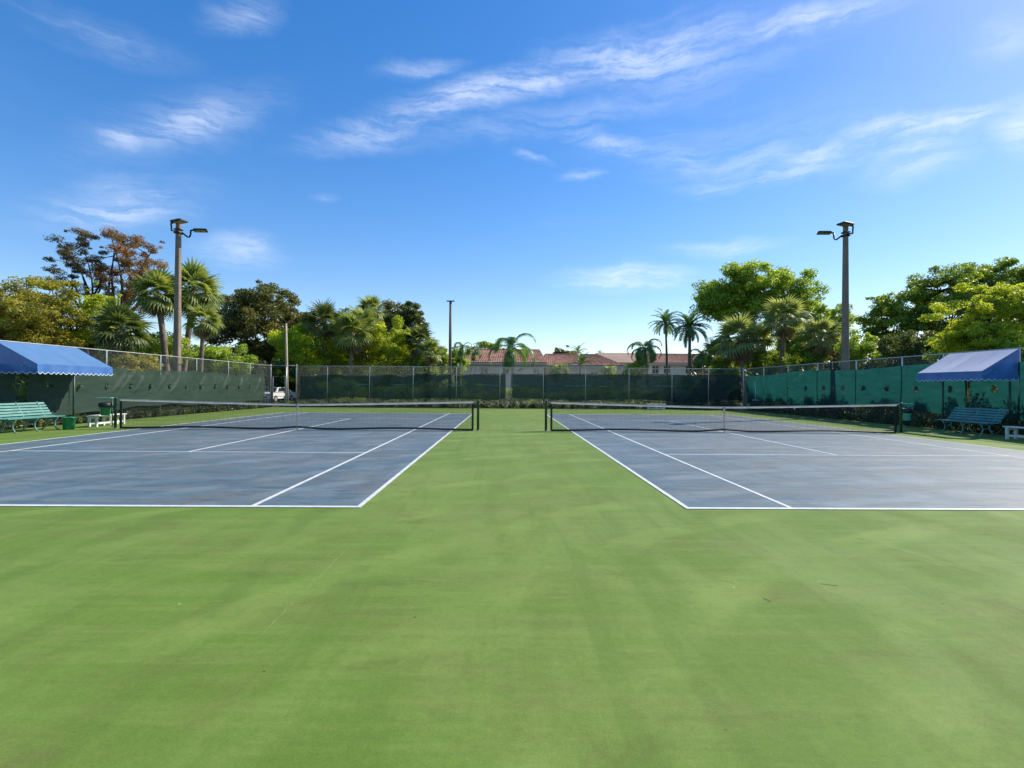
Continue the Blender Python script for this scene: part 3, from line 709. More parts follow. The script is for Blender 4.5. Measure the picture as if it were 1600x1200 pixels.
T('leafy_tree', 'dark olive tree behind the middle cabbage palms', 585, 515, 60, 82, 54, LM['darkbr'], M['bark_d'], None, 66, 230, .27, 1.1, .65, base_px=590, trunk_r=.25)
T('leafy_tree', 'narrow dark tree with feathery top at right end of the left tree mass', 645, 512, 58, 28, 52, LM['dark'], M['bark_d'], None, 30, 210, .25, .8, .6, base_px=645, trunk_r=.18)
T('lime_bush_tree', 'bright lime green bushy tree behind the pale wooden pole', 472, 552, 47, 58, 54, LM['yel2'], M['bark'], 'lime green bushes behind the far fence', 60, 240, .19, .75, .75, base_px=470, trunk_r=.12)
T('lime_bush_tree', 'bright yellow green bushy tree right of the middle cabbage palms', 612, 548, 49, 58, 60, LM['gold'], M['bark'], 'lime green bushes behind the far fence', 62, 240, .19, .8, .75, base_px=610, trunk_r=.14)
T('lime_bush_tree', 'yellow green bush between the middle cabbage palm trunks', 535, 562, 49, 42, 46, LM['gold'], M['bark'], 'lime green bushes behind the far fence', 42, 220, .19, .75, .75, base_px=535, trunk_r=.12)
T('leafy_shrub', 'green shrub behind left fence beneath the tall cabbage palms', 250, 552, 33, 50, 34, LM['fresh'], M['bark'], 'shrubs behind the left fence', 26, 230, .15, .6, .8, cat='shrub', trunk_r=.08)
T('leafy_shrub', 'green shrub behind left fence below the dark rounded tree', 350, 562, 38, 62, 24, LM['fresh'], M['bark'], 'shrubs behind the left fence', 28, 220, .16, .65, .75, cat='shrub', trunk_r=.08)
T('leafy_shrub', 'yellowish shrub showing through the left chain link above the bins', 195, 572, 27, 60, 28, LM['yel'], M['bark'], 'shrubs behind the left fence', 30, 220, .12, .5, .75, cat='shrub', trunk_r=.08)
T('leafy_shrub', 'dark shrub filling the far left fence corner by the gate', 425, 580, 44, 40, 26, LM['dark'], M['bark_d'], 'shrubs behind the left fence', 22, 220, .18, .65, .8, cat='shrub', trunk_r=.08)
T('leafy_shrub', 'green shrub left of the brown far light pole', 685, 570, 50, 22, 32, LM['mid'], M['bark'], None, 18, 210, .2, .65, .8, cat='shrub', trunk_r=.1)
T('leafy_shrub', 'dark hedge shrub below the narrow dark tree', 655, 580, 47, 34, 26, LM['mid'], M['bark'], None, 20, 210, .2, .65, .8, cat='shrub', trunk_r=.1)
T('distant_tree', 'dark green treetop showing over the left end of red roof', 778, 552, 92, 52, 20, LM['mid'], M['bark_d'], 'treetops behind the houses', 16, 160, .4, 1.2, .6, trunk_r=.25)
T('distant_tree', 'brownish treetop showing over the middle of red roof', 882, 556, 96, 24, 14, LM['darkbr'], M['bark_d'], 'treetops behind the houses', 12, 150, .4, 1.1, .6, trunk_r=.25)
T('leafy_shrub', 'bright green shrub between the brown far pole and the red roof', 712, 568, 56, 24, 28, LM['fresh'], M['bark'], None, 22, 210, .2, .65, .8, cat='shrub', trunk_r=.1)
T('leafy_shrub', 'yellow green shrub under the drooping feather palm', 992, 580, 50, 22, 16, LM['yel2'], M['bark'], None, 16, 210, .18, .55, .8, cat='shrub', trunk_r=.08)
T('leafy_shrub', 'dark shrub between the white house and the hedge', 1128, 560, 60, 22, 26, LM['mid'], M['bark'], None, 20, 210, .2, .65, .8, cat='shrub', trunk_r=.08)
T('leafy_tree', 'olive tree between the dark rounded tree and the middle palms', 498, 528, 57, 58, 54, LM['darkbr'], M['bark'], None, 40, 220, .22, .8, .7, base_px=500, trunk_r=.16)
# right side
T('shade_tree', 'large fresh green shade tree with domed crown right of the houses', 1185, 462, 54, 106, 66, LM['fresh'], M['bark'], None, 110, 300, .27, 1.25, .62, base_px=1195, fork=.5, trunk_r=.35, lobes=[(-.38, 0, .62, .75), (.38, .05, .62, .8), (0, .22, .6, .75), (-.55, -.25, .4, .5), (.5, -.3, .45, .55), (.1, -.1, .7, .7)])
T('shade_tree', 'smaller green tree left of the right light pole', 1298, 512, 48, 40, 50, LM['fresh'], M['bark'], None, 38, 220, .22, .8, .65, base_px=1300, trunk_r=.16)
T('shade_tree', 'dark green tree just right of the right light pole', 1392, 515, 44, 56, 64, LM['mid'], M['bark_d'], None, 60, 240, .2, .8, .6, base_px=1390, trunk_r=.2, shell=.35)
T('shade_tree', 'tall dark green spreading tree above the right canopy', 1488, 478, 43, 90, 76, LM['mid'], M['bark_d'], None, 92, 260, .2, .9, .55, base_px=1465, trunk_r=.26, fork=.3)
T('shade_tree', 'green treetop rising highest at the right edge', 1580, 446, 42, 64, 54, LM['mid'], M['bark_d'], None, 52, 240, .2, .9, .55, base_px=1590, trunk_r=.24)
T('yellow_tree', 'golden yellow green tree leaning over the right canopy', 1555, 498, 28, 104, 76, LM['gold'], M['bark'], None, 96, 270, .13, .66, .5, base_px=1560, trunk_r=.2, lobes=[(0, 0, 1, 1), (.3, .35, .6, .5), (-.4, -.4, .55, .5)])
for i, (px, py, Y, rx, ry_, k, lab) in enumerate([
    (1132, 575, 46, 26, 26, 'mid', 'dark hedge shrub at the right end of the far house'),
    (1200, 568, 44, 36, 24, 'mid', 'dark hedge shrub behind the twin cabbage palms'),
    (1262, 560, 42, 34, 28, 'mid', 'dark hedge shrub behind the right fence, left of the light pole'),
    (1345, 552, 38, 40, 32, 'fresh', 'green shrub at the foot of the right light pole'),
    (1425, 545, 35, 48, 34, 'dark', 'dark shrub above the right fence beside the blue canopy'),
    (1500, 545, 31, 50, 36, 'fresh', 'green shrub behind the right blue canopy'),
    (1600, 555, 26, 50, 50, 'fresh', 'green shrub at the right edge behind the canopy')]):
    T('leafy_shrub', lab, px, py, Y, rx, ry_, LM[k], M['bark_d'], 'shrubs behind the right fence', 24, 220, .16, .6, .8, cat='shrub', trunk_r=.08)

T('shade_tree', 'green tree filling the gap behind the thick cabbage palm', 1245, 540, 50, 44, 40, LM['fresh'], M['bark'], None, 36, 220, .22, .8, .65, base_px=1245, trunk_r=.14)
T('shade_tree', 'yellowish green tree between the date palms and the big tree', 1140, 555, 50, 34, 34, LM['yel2'], M['bark'], None, 28, 220, .22, .8, .65, base_px=1140, trunk_r=.12)
# cabbage palms
sabal('dark squat cabbage palm with round crown above the left fence', 188, 512, 27, 46, 190, 'sabal_d', 40, 2)
sabal('cabbage palm whose crown touches the left light pole on its left', 246, 455, 32, 43, 268, 'sabal')
sabal('tall cabbage palm with crown just right of the left light pole', 304, 448, 34, 46, 284, 'sabal')
sabal('shorter cabbage palm with thin trunk right of the left light pole', 318, 498, 32, 32, 313, 'sabal', 28, 4, .12)
sabal('cabbage palm with single dark trunk, left of the middle group', 507, 500, 47, 36, 510, 'sabal_d', 34, 4)
sabal('cabbage palm with full crown in front of the middle group', 551, 515, 46, 38, 547, 'sabal', 36, 3)
sabal('cabbage palm with pale trunk at right of the middle group', 566, 505, 49, 34, 562, 'sabal')
sabal('cabbage palm crown peeping up behind the middle group', 580, 482, 53, 26, 580, 'sabal', 26, 2)
sabal('cabbage palm at the right end of the left tree mass', 655, 530, 47, 30, 648, 'sabal_d', 30, 3)
sabal('small pale cabbage palm left of the brown far light pole', 672, 548, 46, 24, 668, 'sabal', 28, 5, .13)
sabal('bushy cabbage palm with twin trunk, left of the right hand palms', 1155, 525, 44, 42, 1165, 'sabal_pale', 38, 3)
sabal('cabbage palm leaning out of the twin trunk clump', 1180, 528, 45, 36, 1177, 'sabal', 30, 4)
sabal('tall cabbage palm with thick trunk in front of the big green tree', 1225, 492, 43, 38, 1220, 'sabal_pale', 36, 5, .2)
sabal('cabbage palm with grey drooping fronds beside the right light pole', 1283, 522, 41, 38, 1283, 'sabal_pale', 36, 6)
sabal('small cabbage palm half hidden right of the date palms', 1122, 545, 49, 27, 1124, 'sabal', 28, 2)
# feather palms
feather_palm('foxtail_palm', 'feather palm with arching dark fronds in front of the red roof', 801, 544, 47, 42, 801, 'royal', 9, .15, (2, 105), True)
feather_palm('small_palm', 'small palm with curved trunk right of the brown far light pole', 723, 543, 48, 20, 716, 'small', 9, .07, (5, 100), False, 'slender palms before the red roof')
feather_palm('small_palm', 'small palm with leaning trunk before the left end of red roof', 742, 551, 47, 17, 731, 'small', 9, .06, (5, 100), False, 'slender palms before the red roof')
feather_palm('areca_palm', 'yellow green clumping palm before the middle of the house', 872, 578, 45, 23, 872, 'small_y', 16, .06, (5, 95), False, 'low palms before the house')
feather_palm('areca_palm', 'dark green clumping palm before the red roof, right of centre', 907, 570, 46, 24, 908, 'date', 13, .13, (3, 70), False, 'low palms before the house')
feather_palm('areca_palm', 'yellow green small palm near the right end of red roof', 951, 578, 46, 18, 951, 'small_y', 13, .06, (5, 100), False, 'low palms before the house')
feather_palm('queen_palm', 'drooping feather palm left of the two date palms', 1008, 545, 50, 32, 1014, 'droop', 13, .13, (5, 100), False)
feather_palm('date_palm', 'slender date palm with spiky crown, left of the pair', 1040, 505, 54, 27, 1044, 'date', 34, .13, (3, 120), False, 'pair of date palms', 'palmbark')
feather_palm('date_palm', 'fuller date palm with wide spiky crown, right of the pair', 1078, 512, 50, 33, 1077, 'date', 44, .17, (3, 125), False, 'pair of date palms', 'palmbark')
feather_palm('small_palm', 'small palm with thin leaning trunk before the white house wall', 1097, 556, 47, 24, 1106, 'small', 11, .06, (5, 105), False)
feather_palm('distant_palm', 'far palm crown poking above the red roof, right of centre', 903, 550, 88, 16, 903, 'date', 12, .15, (5, 80), False, 'palm tops behind the red roof')
feather_palm('distant_palm', 'tiny far palm crown above the right end of red roof', 937, 552, 98, 8, 937, 'date', 10, .15, (5, 90), False, 'palm tops behind the red roof')
# ------------------------------------------------------------------ low planting along the fences
def strip(name, label, pts_fn, n, size, mat, hmax, cat='plants'):
    C = np.array([pts_fn() for _ in range(n)]); k = len(C)
    rad = np.stack([np.full(k, .16), np.full(k, .16), np.full(k, hmax * .5)], 1); C[:, 2] += hmax * .35
    V, tone = leaves(C, rad * rng.uniform(.6, 1.3, (k, 1)), 34, size, 1.0, .5, .8)
    V[:, 2] = np.maximum(V[:, 2], -.055 + rng.uniform(0, .01, len(V)))
    o = link(name, npmesh(name, V, 4, mat, tone)); tag(o, label, cat, None, 'stuff'); return o
U = rng.uniform
strip('ground_cover', 'dark ground cover plants under the far fence', lambda: (U(-17, 17.6), YB + U(-.2, 1.0), -.05), 900, .13, LM['cover'], .6)
strip('ground_cover', 'low plants growing under the left fence', lambda: (XL + U(-1.0, .25), U(6, 39), -.05), 700, .11, LM['cover'], .45)
strip('ground_cover', 'dark plants growing under the right fence', lambda: (XR + U(-.3, 1.0), U(6, 39), -.05), 950, .11, LM['cover'], .62)
def litter(name, label, fn, n):
    C = np.array([fn() for _ in range(n)]); V, tone = leaves(C, np.full((n, 3), .05), 2, .07, .15, .6, 3.0); V[:, 2] = np.maximum(V[:, 2], .012) * .35 + .008
    tag(link(name, npmesh(name, V, 4, LM['litter'], tone)), label, 'leaf litter', None, 'stuff')
litter('fallen_leaves', 'fallen brown leaves along the right edge of the court surround', lambda: (17.1 - abs(rng.normal(0, .45)), U(8, 38.4), 0), 420)
litter('fallen_leaves', 'fallen brown leaves along the left edge of the court surround', lambda: (-16.4 + abs(rng.normal(0, .35)), U(8, 38.4), 0), 260)
litter('fallen_leaves', 'fallen brown leaves along the far edge of the court surround', lambda: (U(-16, 17), 38.5 - abs(rng.normal(0, .3)), 0), 260)
def low_hedge(x0, y0, x1, y1, n, lab, group, mat, h=1.15, w=.8):
    for i in range(n):
        t = (i + .5) / n; x, y = x0 + (x1 - x0) * t, y0 + (y1 - y0) * t
        hh = h * U(.8, 1.2); root = thing('hedge_shrub', (x, y, -.06), lab % ORD[i], 'shrub', group)
        k = 30; wx, wy = w if isinstance(w, tuple) else (w, w); C = np.stack([U(-wx, wx, k), U(-wy, wy, k), U(.25, hh - .2, k)], 1)
        V, tone = leaves(C, np.full((k, 3), .38) * U(.7, 1.2, (k, 1)), 120, .13, .9, .5, .6)
        V[:, 2] = np.maximum(V[:, 2], .01)
        link('foliage', npmesh('foliage', V, 4, mat, tone), root)
        m = MB()
        for q in range(5): e = C[q]; m.tube([(0, 0, 0), tuple(e * .5 + U(-.05, .05, 3)), tuple(e)], [.03, .02, .01], 5)
        m.build('stems', M['bark_d'], root)
low_hedge(XR + .75, 13, XR + .75, 39, 16, 'low shrub close behind the teal windscreen, %s from the near end', 'hedge behind the right windscreen', LM['dark'], 1.5, (.35, 1.0))
low_hedge(-14.5, YB + 2.6, -2, YB + 2.6, 9, 'hedge shrub behind the dark far windscreen, %s from the gate', 'hedge behind the far windscreen', LM['fresh'], 1.9, .9)
low_hedge(13.0, YB + 2.4, 18.5, YB + 2.4, 4, 'dark hedge shrub in the far right corner, %s from the houses', 'hedge in the far right corner', LM['dark'], 2.3, .9)

low_hedge(-1.6, YB + 3.2, 12.6, YB + 3.2, 10, 'low shrub before the houses behind the far windscreen, %s from the left', 'low shrubs before the houses', LM['mid'], 1.5, .9)
low_hedge(XL - .9, 14, XL - .9, 38.5, 14, 'low shrub close behind the left windscreen, %s from the near end', 'hedge behind the left windscreen', LM['mid'], 2.1, (.5, 1.0))
def woodland(label, pts, mat, size=.5):
    C = np.array(pts); V, tone = leaves(C, np.full((len(C), 3), 1.7) * U(.7, 1.25, (len(C), 1)), 330, size, .8, .6, .6); V[:, 2] = np.maximum(V[:, 2], -.05)
    tag(link('distant_woodland', npmesh('distant_woodland', V, 4, mat, tone)), label, 'woodland', None, 'stuff')
def wood_pts(n, x0, x1, y0, y1, h): return [(U(x0, x1), U(y0, y1), h * U(.05, 1) ** .8) for _ in range(n)]
woodland('dark mass of trees beyond the left fence', wood_pts(190, -78, -9, 64, 74, 6.0) + wood_pts(110, -60, -9, 62, 66, 2.6) + wood_pts(150, -56, -44, 18, 66, 7.5), LM['dark'])
woodland('dark mass of trees beyond the right fence', wood_pts(130, 24, 80, 62, 70, 6.0) + wood_pts(70, 22, 60, 60, 64, 2.6) + wood_pts(150, 44, 56, 18, 62, 7.5), LM['dark'])
# ------------------------------------------------------------------ houses
def roof_mat(name, a, b, c_):
    m, t, p = newmat(name); co = t.new('ShaderNodeTexCoord').outputs['Object']
    v = t.new('ShaderNodeTexVoronoi', {'Vector': t.mapping(co, (3.2, 2.6, 2.6)), 'Scale': 1.0}, feature='F1', distance='CHEBYCHEV')
    c = t.ramp(t.new('ShaderNodeSeparateColor', {0: v.outputs['Color']}).outputs[0], [(0, a), (.5, b), (1, c_)])
    c = t.mix(t.rng(t.noise(co, .8, 6, .65), .45, .7, 0, .45), c, (.20, .13, .10, 1))
    t.set(p, 'Base Color', c); t.set(p, 'Roughness', .85); return m
M['roof'] = roof_mat('terracotta_tiles', (.30, .125, .075), (.40, .185, .115), (.50, .28, .19))
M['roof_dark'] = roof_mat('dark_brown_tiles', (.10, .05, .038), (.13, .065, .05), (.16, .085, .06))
M['roof_grey'] = simple('tan_shingle_roof', (.38, .25, .18), .8, 0, .15, .6)
M['stucco'] = simple('cream_stucco', (.84, .67, .48), .9, 0, .08, 1.5, .1)
M['whitewall'] = simple('white_stucco', (.84, .72, .55), .9, 0, .08, 1.5, .1)
M['fascia'] = simple('pale_fascia_board', (.74, .60, .44), .7)
M['frame'] = simple('white_window_frame', (.70, .70, .68), .5)
def glass_mat():
    m, t, p = newmat('dark_window_glass'); t.set(p, 'Base Color', (.03, .035, .04, 1)); t.set(p, 'Roughness', .08); t.set(p, 'Specular IOR Level', .8); return m
M['glass'] = glass_mat()
def tiled_slope(P00, P10, P11, P01, pitch_x=.30, rows=9):
    """barrel tile roof plane: corrugated across, stepped down; P00-P10 eave, P01-P11 ridge"""
    A, B, C, D = (Vector(p) for p in (P00, P10, P11, P01)); n = max(4, int((B - A).length / pitch_x * 4)); nrm = (B - A).cross(D - A).normalized()
    rowsP = []
    for r in range(rows):
        for e in (0, 1):
            v = (r + e * .999) / rows; rr = []
            for i in range(n + 1):
                u = i / n; p = (A.lerp(B, u)).lerp(D.lerp(C, u), v)
                rr.append(p + nrm * (.05 * abs(math.sin(math.pi * u * n / 4)) + (.05 if e == 0 else 0.0)))
            rowsP.append(rr)
    m = MB(); m.grid(rowsP); return m
def window(parent, x, y, z, w, h, wallname=None):
    f = MB(); t = .07
    f.box(x - w / 2, x + w / 2, y - .06, y + .02, z, z + t); f.box(x - w / 2, x + w / 2, y - .06, y + .02, z + h - t, z + h)
    f.box(x - w / 2, x - w / 2 + t, y - .058, y + .02, z + t, z + h - t); f.box(x + w / 2 - t, x + w / 2, y - .058, y + .02, z + t, z + h - t)
    f.box(x - .03, x + .03, y - .055, y + .02, z + t, z + h - t)
    wo2 = f.build('window', M['frame'], parent)
    g_ = MB(); g_.box(x - w / 2 + t, x + w / 2 - t, y - .015, y + .01, z + t, z + h - t); g_.build('pane', M['glass'], wo2)
    s_ = MB(); s_.box(x - w / 2 - .1, x + w / 2 + .1, y - .12, y + .02, z - .09, z - .002); s_.build('sill', M['fascia'], wo2)
def house(label, Y, x0, x1, eave, ridge, depth, wall, wins, hipL, hipR, roofm='roof', fas=True):
    root = thing('house', ((x0 + x1) / 2, Y, -.06), label, 'house'); hw = (x1 - x0) / 2
    m = MB(); m.box(-hw, hw, 0, depth, 0, eave); m.build('wall', M[wall], root)
    o = .5; ry = depth / 2
    L, Rr = -hw - o, hw + o; rl, rrx = L + hipL, Rr - hipR
    s1 = tiled_slope((L, -o, eave), (Rr, -o, eave), (rrx, ry, ridge), (rl, ry, ridge)); rf_ = s1.build('roof', M[roofm], root)
    s2 = tiled_slope((Rr, depth + o, eave), (L, depth + o, eave), (rl, ry, ridge), (rrx, ry, ridge), .6, 4); s2.build('rear_slope', M[roofm], rf_)
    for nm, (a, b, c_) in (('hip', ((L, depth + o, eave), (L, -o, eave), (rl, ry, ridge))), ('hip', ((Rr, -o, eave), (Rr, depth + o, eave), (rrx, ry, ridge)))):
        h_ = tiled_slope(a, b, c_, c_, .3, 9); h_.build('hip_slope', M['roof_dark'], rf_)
    cp = MB(); cp.tube([(rl, ry, ridge + .05), (rrx, ry, ridge + .05)], .11, 8); cp.build('ridge_cap', M[roofm], rf_)
    fb = MB(); fb.box(L, Rr, -o - .04, -o + .02, eave - .26, eave - .01); fb.box(L + .03, Rr - .03, -o + .03, -.01, eave - .12, eave - .06); fb.build('fascia', M['fascia'], root)
    for (wx, wz, w, h_) in wins: window(root, wx - (x0 + x1) / 2, 0, wz + .06, w, h_)
    return root
a = at(722, 568, 66).x; b = at(848, 568, 66).x
e1 = at(780, 566, 66).z; r1 = at(780, 546, 70).z
house('cream house with long red tiled roof behind the far fence, left half', 66, a, b, e1, r1, 9, 'stucco', [(at(757, 577, 66).x, e1 - 1.55, 1.0, 1.0), (at(838, 577, 66).x, e1 - 1.5, .9, .8), (at(790, 577, 66).x, e1 - 1.5, .9, .9)], 1.0, .6)
a2 = at(850, 568, 66.4).x; b2 = at(972, 570, 66.4).x; e2 = at(910, 570, 66.4).z; r2 = at(910, 553, 70.4).z
house('cream house with red tiled hip roof, joined on the right half', 67.2, a2 + .4, b2, e2, r2, 9, 'stucco', [(at(845 + 18, 577, 66.4).x, e2 - 1.6, .9, .8), (at(930, 577, 66.4).x, e2 - 1.6, 1.0, .8)], .6, 2.6)
a3 = at(1012, 568, 76).x; b3 = at(1122, 568, 76).x; e3 = at(1060, 567, 76).z; r3 = at(1060, 553, 80).z
house('white house with low red roof behind the date palms', 76, a3, b3, e3, r3, 9, 'whitewall', [(at(x, 577, 76).x, e3 - 1.6, 1.05, 1.15) for x in (1024, 1042, 1076, 1111)], 1.5, 1.5)
# grey flat-roofed block behind
gr = thing('house', (at(985, 570, 84).x, 84, -.06), 'pale building with tan sloping roof between the two red roofs', 'house')
hw = 4.5; ez = at(985, 566, 84).z; rz_ = at(985, 551, 88).z
m = MB(); m.box(-hw, hw, 0, 8, 0, ez); m.build('wall', M['whitewall'], gr)
m = MB(); m.add([(-hw - .4, -.4, ez), (hw + .4, -.4, ez), (hw + .4, 4, rz_), (-hw - .4, 4, rz_), (hw + .4, 8.4, ez), (-hw - .4, 8.4, ez)], [(0, 1, 2, 3), (3, 2, 4, 5), (0, 3, 5), (1, 4, 2)]); m.build('roof', M['roof_grey'], gr)
# low red roofed porch seen through the far right end of the windscreen
pp = at(1112, 592, 52); po = thing('porch', (pp.x, 52, -.06), 'low red roofed porch behind the right end of the far windscreen', 'porch')
zt_ = at(1112, 584, 52).z
m = tiled_slope((-1.3, -.2, zt_ - .85), (1.1, -.2, zt_ - .85), (.5, 1.4, zt_ + .1), (-.9, 1.4, zt_ + .1), .3, 5); m.build('roof', M['roof'], po)
m = MB(); m.box(-.85, .7, .5, 2.4, 0, zt_ - .5); m.build('wall', M['whitewall'], po)
for x in (-1.1, .9): m = MB(); m.box(x - .06, x + .06, -.1, .02, 0, zt_ - .84); m.build('column', M['frame'], po)

# ------------------------------------------------------------------ light poles
def flood_head(parent, pos, yaw_, tilt):
    Mx = Matrix.Translation(pos) @ Matrix.Rotation(yaw_, 4, 'Z') @ Matrix.Rotation(tilt, 4, 'Y')
    m = MB(); m.box(0, .66, -.27, .27, -.045, .045, Mx, .015); m.box(-.16, .0, -.07, .07, -.03, .03, Mx, .01)
    h = m.build('flood_light', M['black'], parent)
    f = MB()
    for k in range(6): f.box(.08 + k * .09, .095 + k * .09, -.24, .24, .045, .075, Mx)
    f.build('cooling_fins', M['black'], h)
    l = MB()
    for k in range(2): l.box(.08 + k * .27, .31 + k * .27, -.21, .21, -.052, -.046, Mx)
    l.build('lens', M['lens'], h)
def light_pole(loc, ztop, label, mir):
    root = thing('light_pole', loc, label, 'light pole', 'concrete floodlight poles')
    m = MB(); w0, w1 = .175, .105
    vs = []
    for z, w in ((0, w0), (ztop, w1)):
        c = w * .22
        vs += [(-w + c, -w, z), (w - c, -w, z), (w, -w + c, z), (w, w - c, z), (w - c, w, z), (-w + c, w, z), (-w, w - c, z), (-w, -w + c, z)]
    m.add(vs, [tuple(range(7, -1, -1)), tuple(range(8, 16))] + [(k, (k + 1) % 8, 8 + (k + 1) % 8, 8 + k) for k in range(8)])
    pl = m.build('pole', M['concrete'], root)
    zc = ztop - .72
    cl = MB(); cl.box(-.17, .17, -.17, .17, zc - .10, zc - .03, None, .01); cl.box(-.17, .17, -.17, .17, zc + .10, zc + .17, None, .01); cl.build('mounting_collar', M['black'], root)
    # arm along the court, towards the net
    d1 = Vector((.93 * mir, .36, 0)); d2 = Vector((-.16 * mir, -1, 0)).normalized()
    for d, hd, tl in ((d1, d1, -.10), (d2, Vector((.88 * mir, -.2, 0)).normalized(), -.10)):
        L = .36 if d is d1 else .34
        p0 = Vector((0, 0, zc)) + d * .15
        pts = [p0, p0 + d * L * .8 - Vector((0, 0, .22)), p0 + d * L - Vector((0, 0, .22)), p0 + d * (L + .06) - Vector((0, 0, .12)), p0 + d * (L + .08) + Vector((0, 0, .16))]
        if d is d2: pts = [p0, p0 + d * .35 - Vector((0, 0, .05)), p0 + d * L + Vector((0, 0, .08)), p0 + d * (L + .03) + Vector((0, 0, .30)), p0 + d * (L - .02) + Vector((0, 0, .36))]
        a_ = MB(); a_.tube(pts, .045, 8); a_.build('arm', M['black'], root, True)
        flood_head(root, pts[-1] + hd * .14 + Vector((0, 0, .02)), math.atan2(hd.y, hd.x), tl)
light_pole((-18.05, 29.0, -.06), 10.75, 'tall square concrete light pole with two floodlights outside the left fence', 1)
light_pole((19.0, 29.0, -.06), 11.0, 'tall square concrete light pole with two floodlights outside the right fence', -1)
bp = at(703, 600, 40.2); zt_ = at(703, 470, 40.2).z
r_ = thing('light_pole', (bp.x, 40.2, -.06), 'thin brown light pole with small flat head beyond the far fence', 'light pole')
m = MB(); m.tube([(0, 0, 0), (0, 0, zt_ * .5), (0, 0, zt_)], [.15, .12, .09], 10); m.build('pole', M['brownpole'], r_, True)
m = MB(); m.box(-.30, .30, -.10, .10, zt_ + .002, zt_ + .07, None, .015); m.build('lamp_head', M['black'], r_)
m = MB(); m.lathe([(.24, -.02), (.24, .25), (.2, .3)], 12); m.build('base', M['brownpole'], r_)
wp = at(449, 600, 40.4); wt_ = at(447, 505, 40.4)
r_ = thing('wooden_pole', (wp.x, 40.4, -.06), 'pale bare wooden pole behind the corner gate', 'pole')
m = MB(); m.tube([(0, 0, 0), ((wt_.x - wp.x) * .5, 0, wt_.z * .5), (wt_.x - wp.x, 0, wt_.z)], [.12, .105, .075], 10); m.build('shaft', M['palewood'], r_, True)
m = MB(); m.lathe([(.075, 0), (.085, .03), (.04, .06)], 10, (wt_.x - wp.x, 0, wt_.z)); m.build('cap', M['palewood'], r_)
tp = at(1361, 528, 38)
r_ = thing('lamp_post', (tp.x, 38, -.06), 'thin grey lamp post among trees right of the right light pole', 'lamp post')
m = MB(); m.tube([(0, 0, 0), (0, 0, tp.z)], [.07, .05], 8); m.build('shaft', M['galv'], r_, True)
m = MB(); m.lathe([(.05, 0), (.16, .05), (.16, .12), (.04, .2)], 10, (0, 0, tp.z)); m.build('lamp_head', M['frame'], r_)

# ------------------------------------------------------------------ blue canopies
def canopy(loc, y0, y1, dep, mir, label, posts):
    """awning on the fence: local x towards the court, y along the fence"""
    root = thing('canopy', loc, label, 'canopy', 'blue canopies over the benches')
    zt_, zf, zv = 3.02, 2.24, 2.02
    def P(x, y, z): return (x * mir, y, z)
    ny, nx = 24, 8
    top = MB(); top.grid([[P(dep * i / nx, y0 + (y1 - y0) * j / ny, zt_ + (zf - zt_) * i / nx - math.sin(math.pi * i / nx) * (.012 + .02 * abs(math.sin(math.pi * 2 * j / ny)) + .005 * math.sin(j * 2.7 + i * 1.9))) for j in range(ny + 1)] for i in range(nx + 1)])
    tob = top.build('top_panel', M['awning_top' if mir > 0 else 'awning_painted_sheen'], root, True)
    for q in (.25, .5, .75):
        j = q * ny; sm_ = MB(); rows_ = []
        for dy in (-.012, .012): rows_.append([P(dep * i / nx, y0 + (y1 - y0) * q + dy, zt_ + (zf - zt_) * i / nx + .004 - math.sin(math.pi * i / nx) * (.012 + .02 * abs(math.sin(math.pi * 2 * q)) + .005 * math.sin(j * 2.7 + i * 1.9))) for i in range(nx + 1)])
        sm_.grid(rows_); sm_.build('seam', M['awning_top' if mir > 0 else 'awning_painted_sheen'], tob)
    for yy in (y0, y1):
        g_ = MB(); g_.grid([[P(dep * i / 8, yy + .03 * math.sin(i * 1.3 + k * 1.1) * math.sin(math.pi * k / 5), max(zv + .0, zv) + ((zt_ + (zf - zt_) * i / 8) - zv) * k / 5) for k in range(6)] for i in range(9)])
        g_.build('end_panel', M['awning'], root, True)
    def valance(pts_fn, L, nm):
        n = max(4, int(L / .21)); seg = 8; A = []; B = []; tr = []
        for i in range(n * seg + 1):
            u = i / (n * seg); sc = abs(math.sin(math.pi * u * n)); dz = .07 * sc
            x, y = pts_fn(u); wv_ = .012 * math.sin(u * L * 9)
            A.append((x, y, None)); B.append(dz)
        v = MB(); rows = []
        for q in range(3):
            rr = []
            for (x, y, _), dz in zip(A, B):
                z0 = zf if nm == 'f' else zv + .01; zz_ = z0 + ((zv - .05 - dz) - z0) * q / 2
                off = .02 * math.sin(x * 7 + y * 9) * q / 2
                rr.append(P(x + (.004 + off if nm == 'f' else 0), y + (off if nm != 'f' else 0), zz_))
            rows.append(rr)
        v.grid(rows); vo = v.build('valance', M['awning'], root, True)
        t_ = MB(); t_.tube(rows[-1], .011, 4); t_.build('white_trim', M['trim'], vo, True)
    valance(lambda u: (dep, y0 + (y1 - y0) * u), y1 - y0, 'f')
    valance(lambda u: (dep * u, y0 - .006), dep, 'n'); valance(lambda u: (dep * u, y1 + .006), dep, 'r')
    fr = MB()
    for yy in (y0 + .03, (y0 + y1) / 2, y1 - .03):
        fr.tube([P(.02, yy, zt_ - .05), P(dep - .03, yy, zf - .05)], .018, 6); fr.tube([P(.02, yy, zf - .05), P(dep - .03, yy, zf - .05)], .018, 6)
    fr.tube([P(dep - .03, y0 + .03, zf - .06), P(dep - .03, y1 - .03, zf - .06)], .018, 6)
    fr.build('frame', M['galv'], root, True)
    for (x, y) in posts:
        m = MB(); m.tube([P(x, y, -.03), P(x, y, zf - .07)], .034, 10); m.build('post', M['postgreen'], root, True)
canopy((XL + .16, 0, 0), 18.0, 21.4, 1.42, 1, 'blue canopy with white scalloped edge on the left fence', [(1.36, 19.6)])
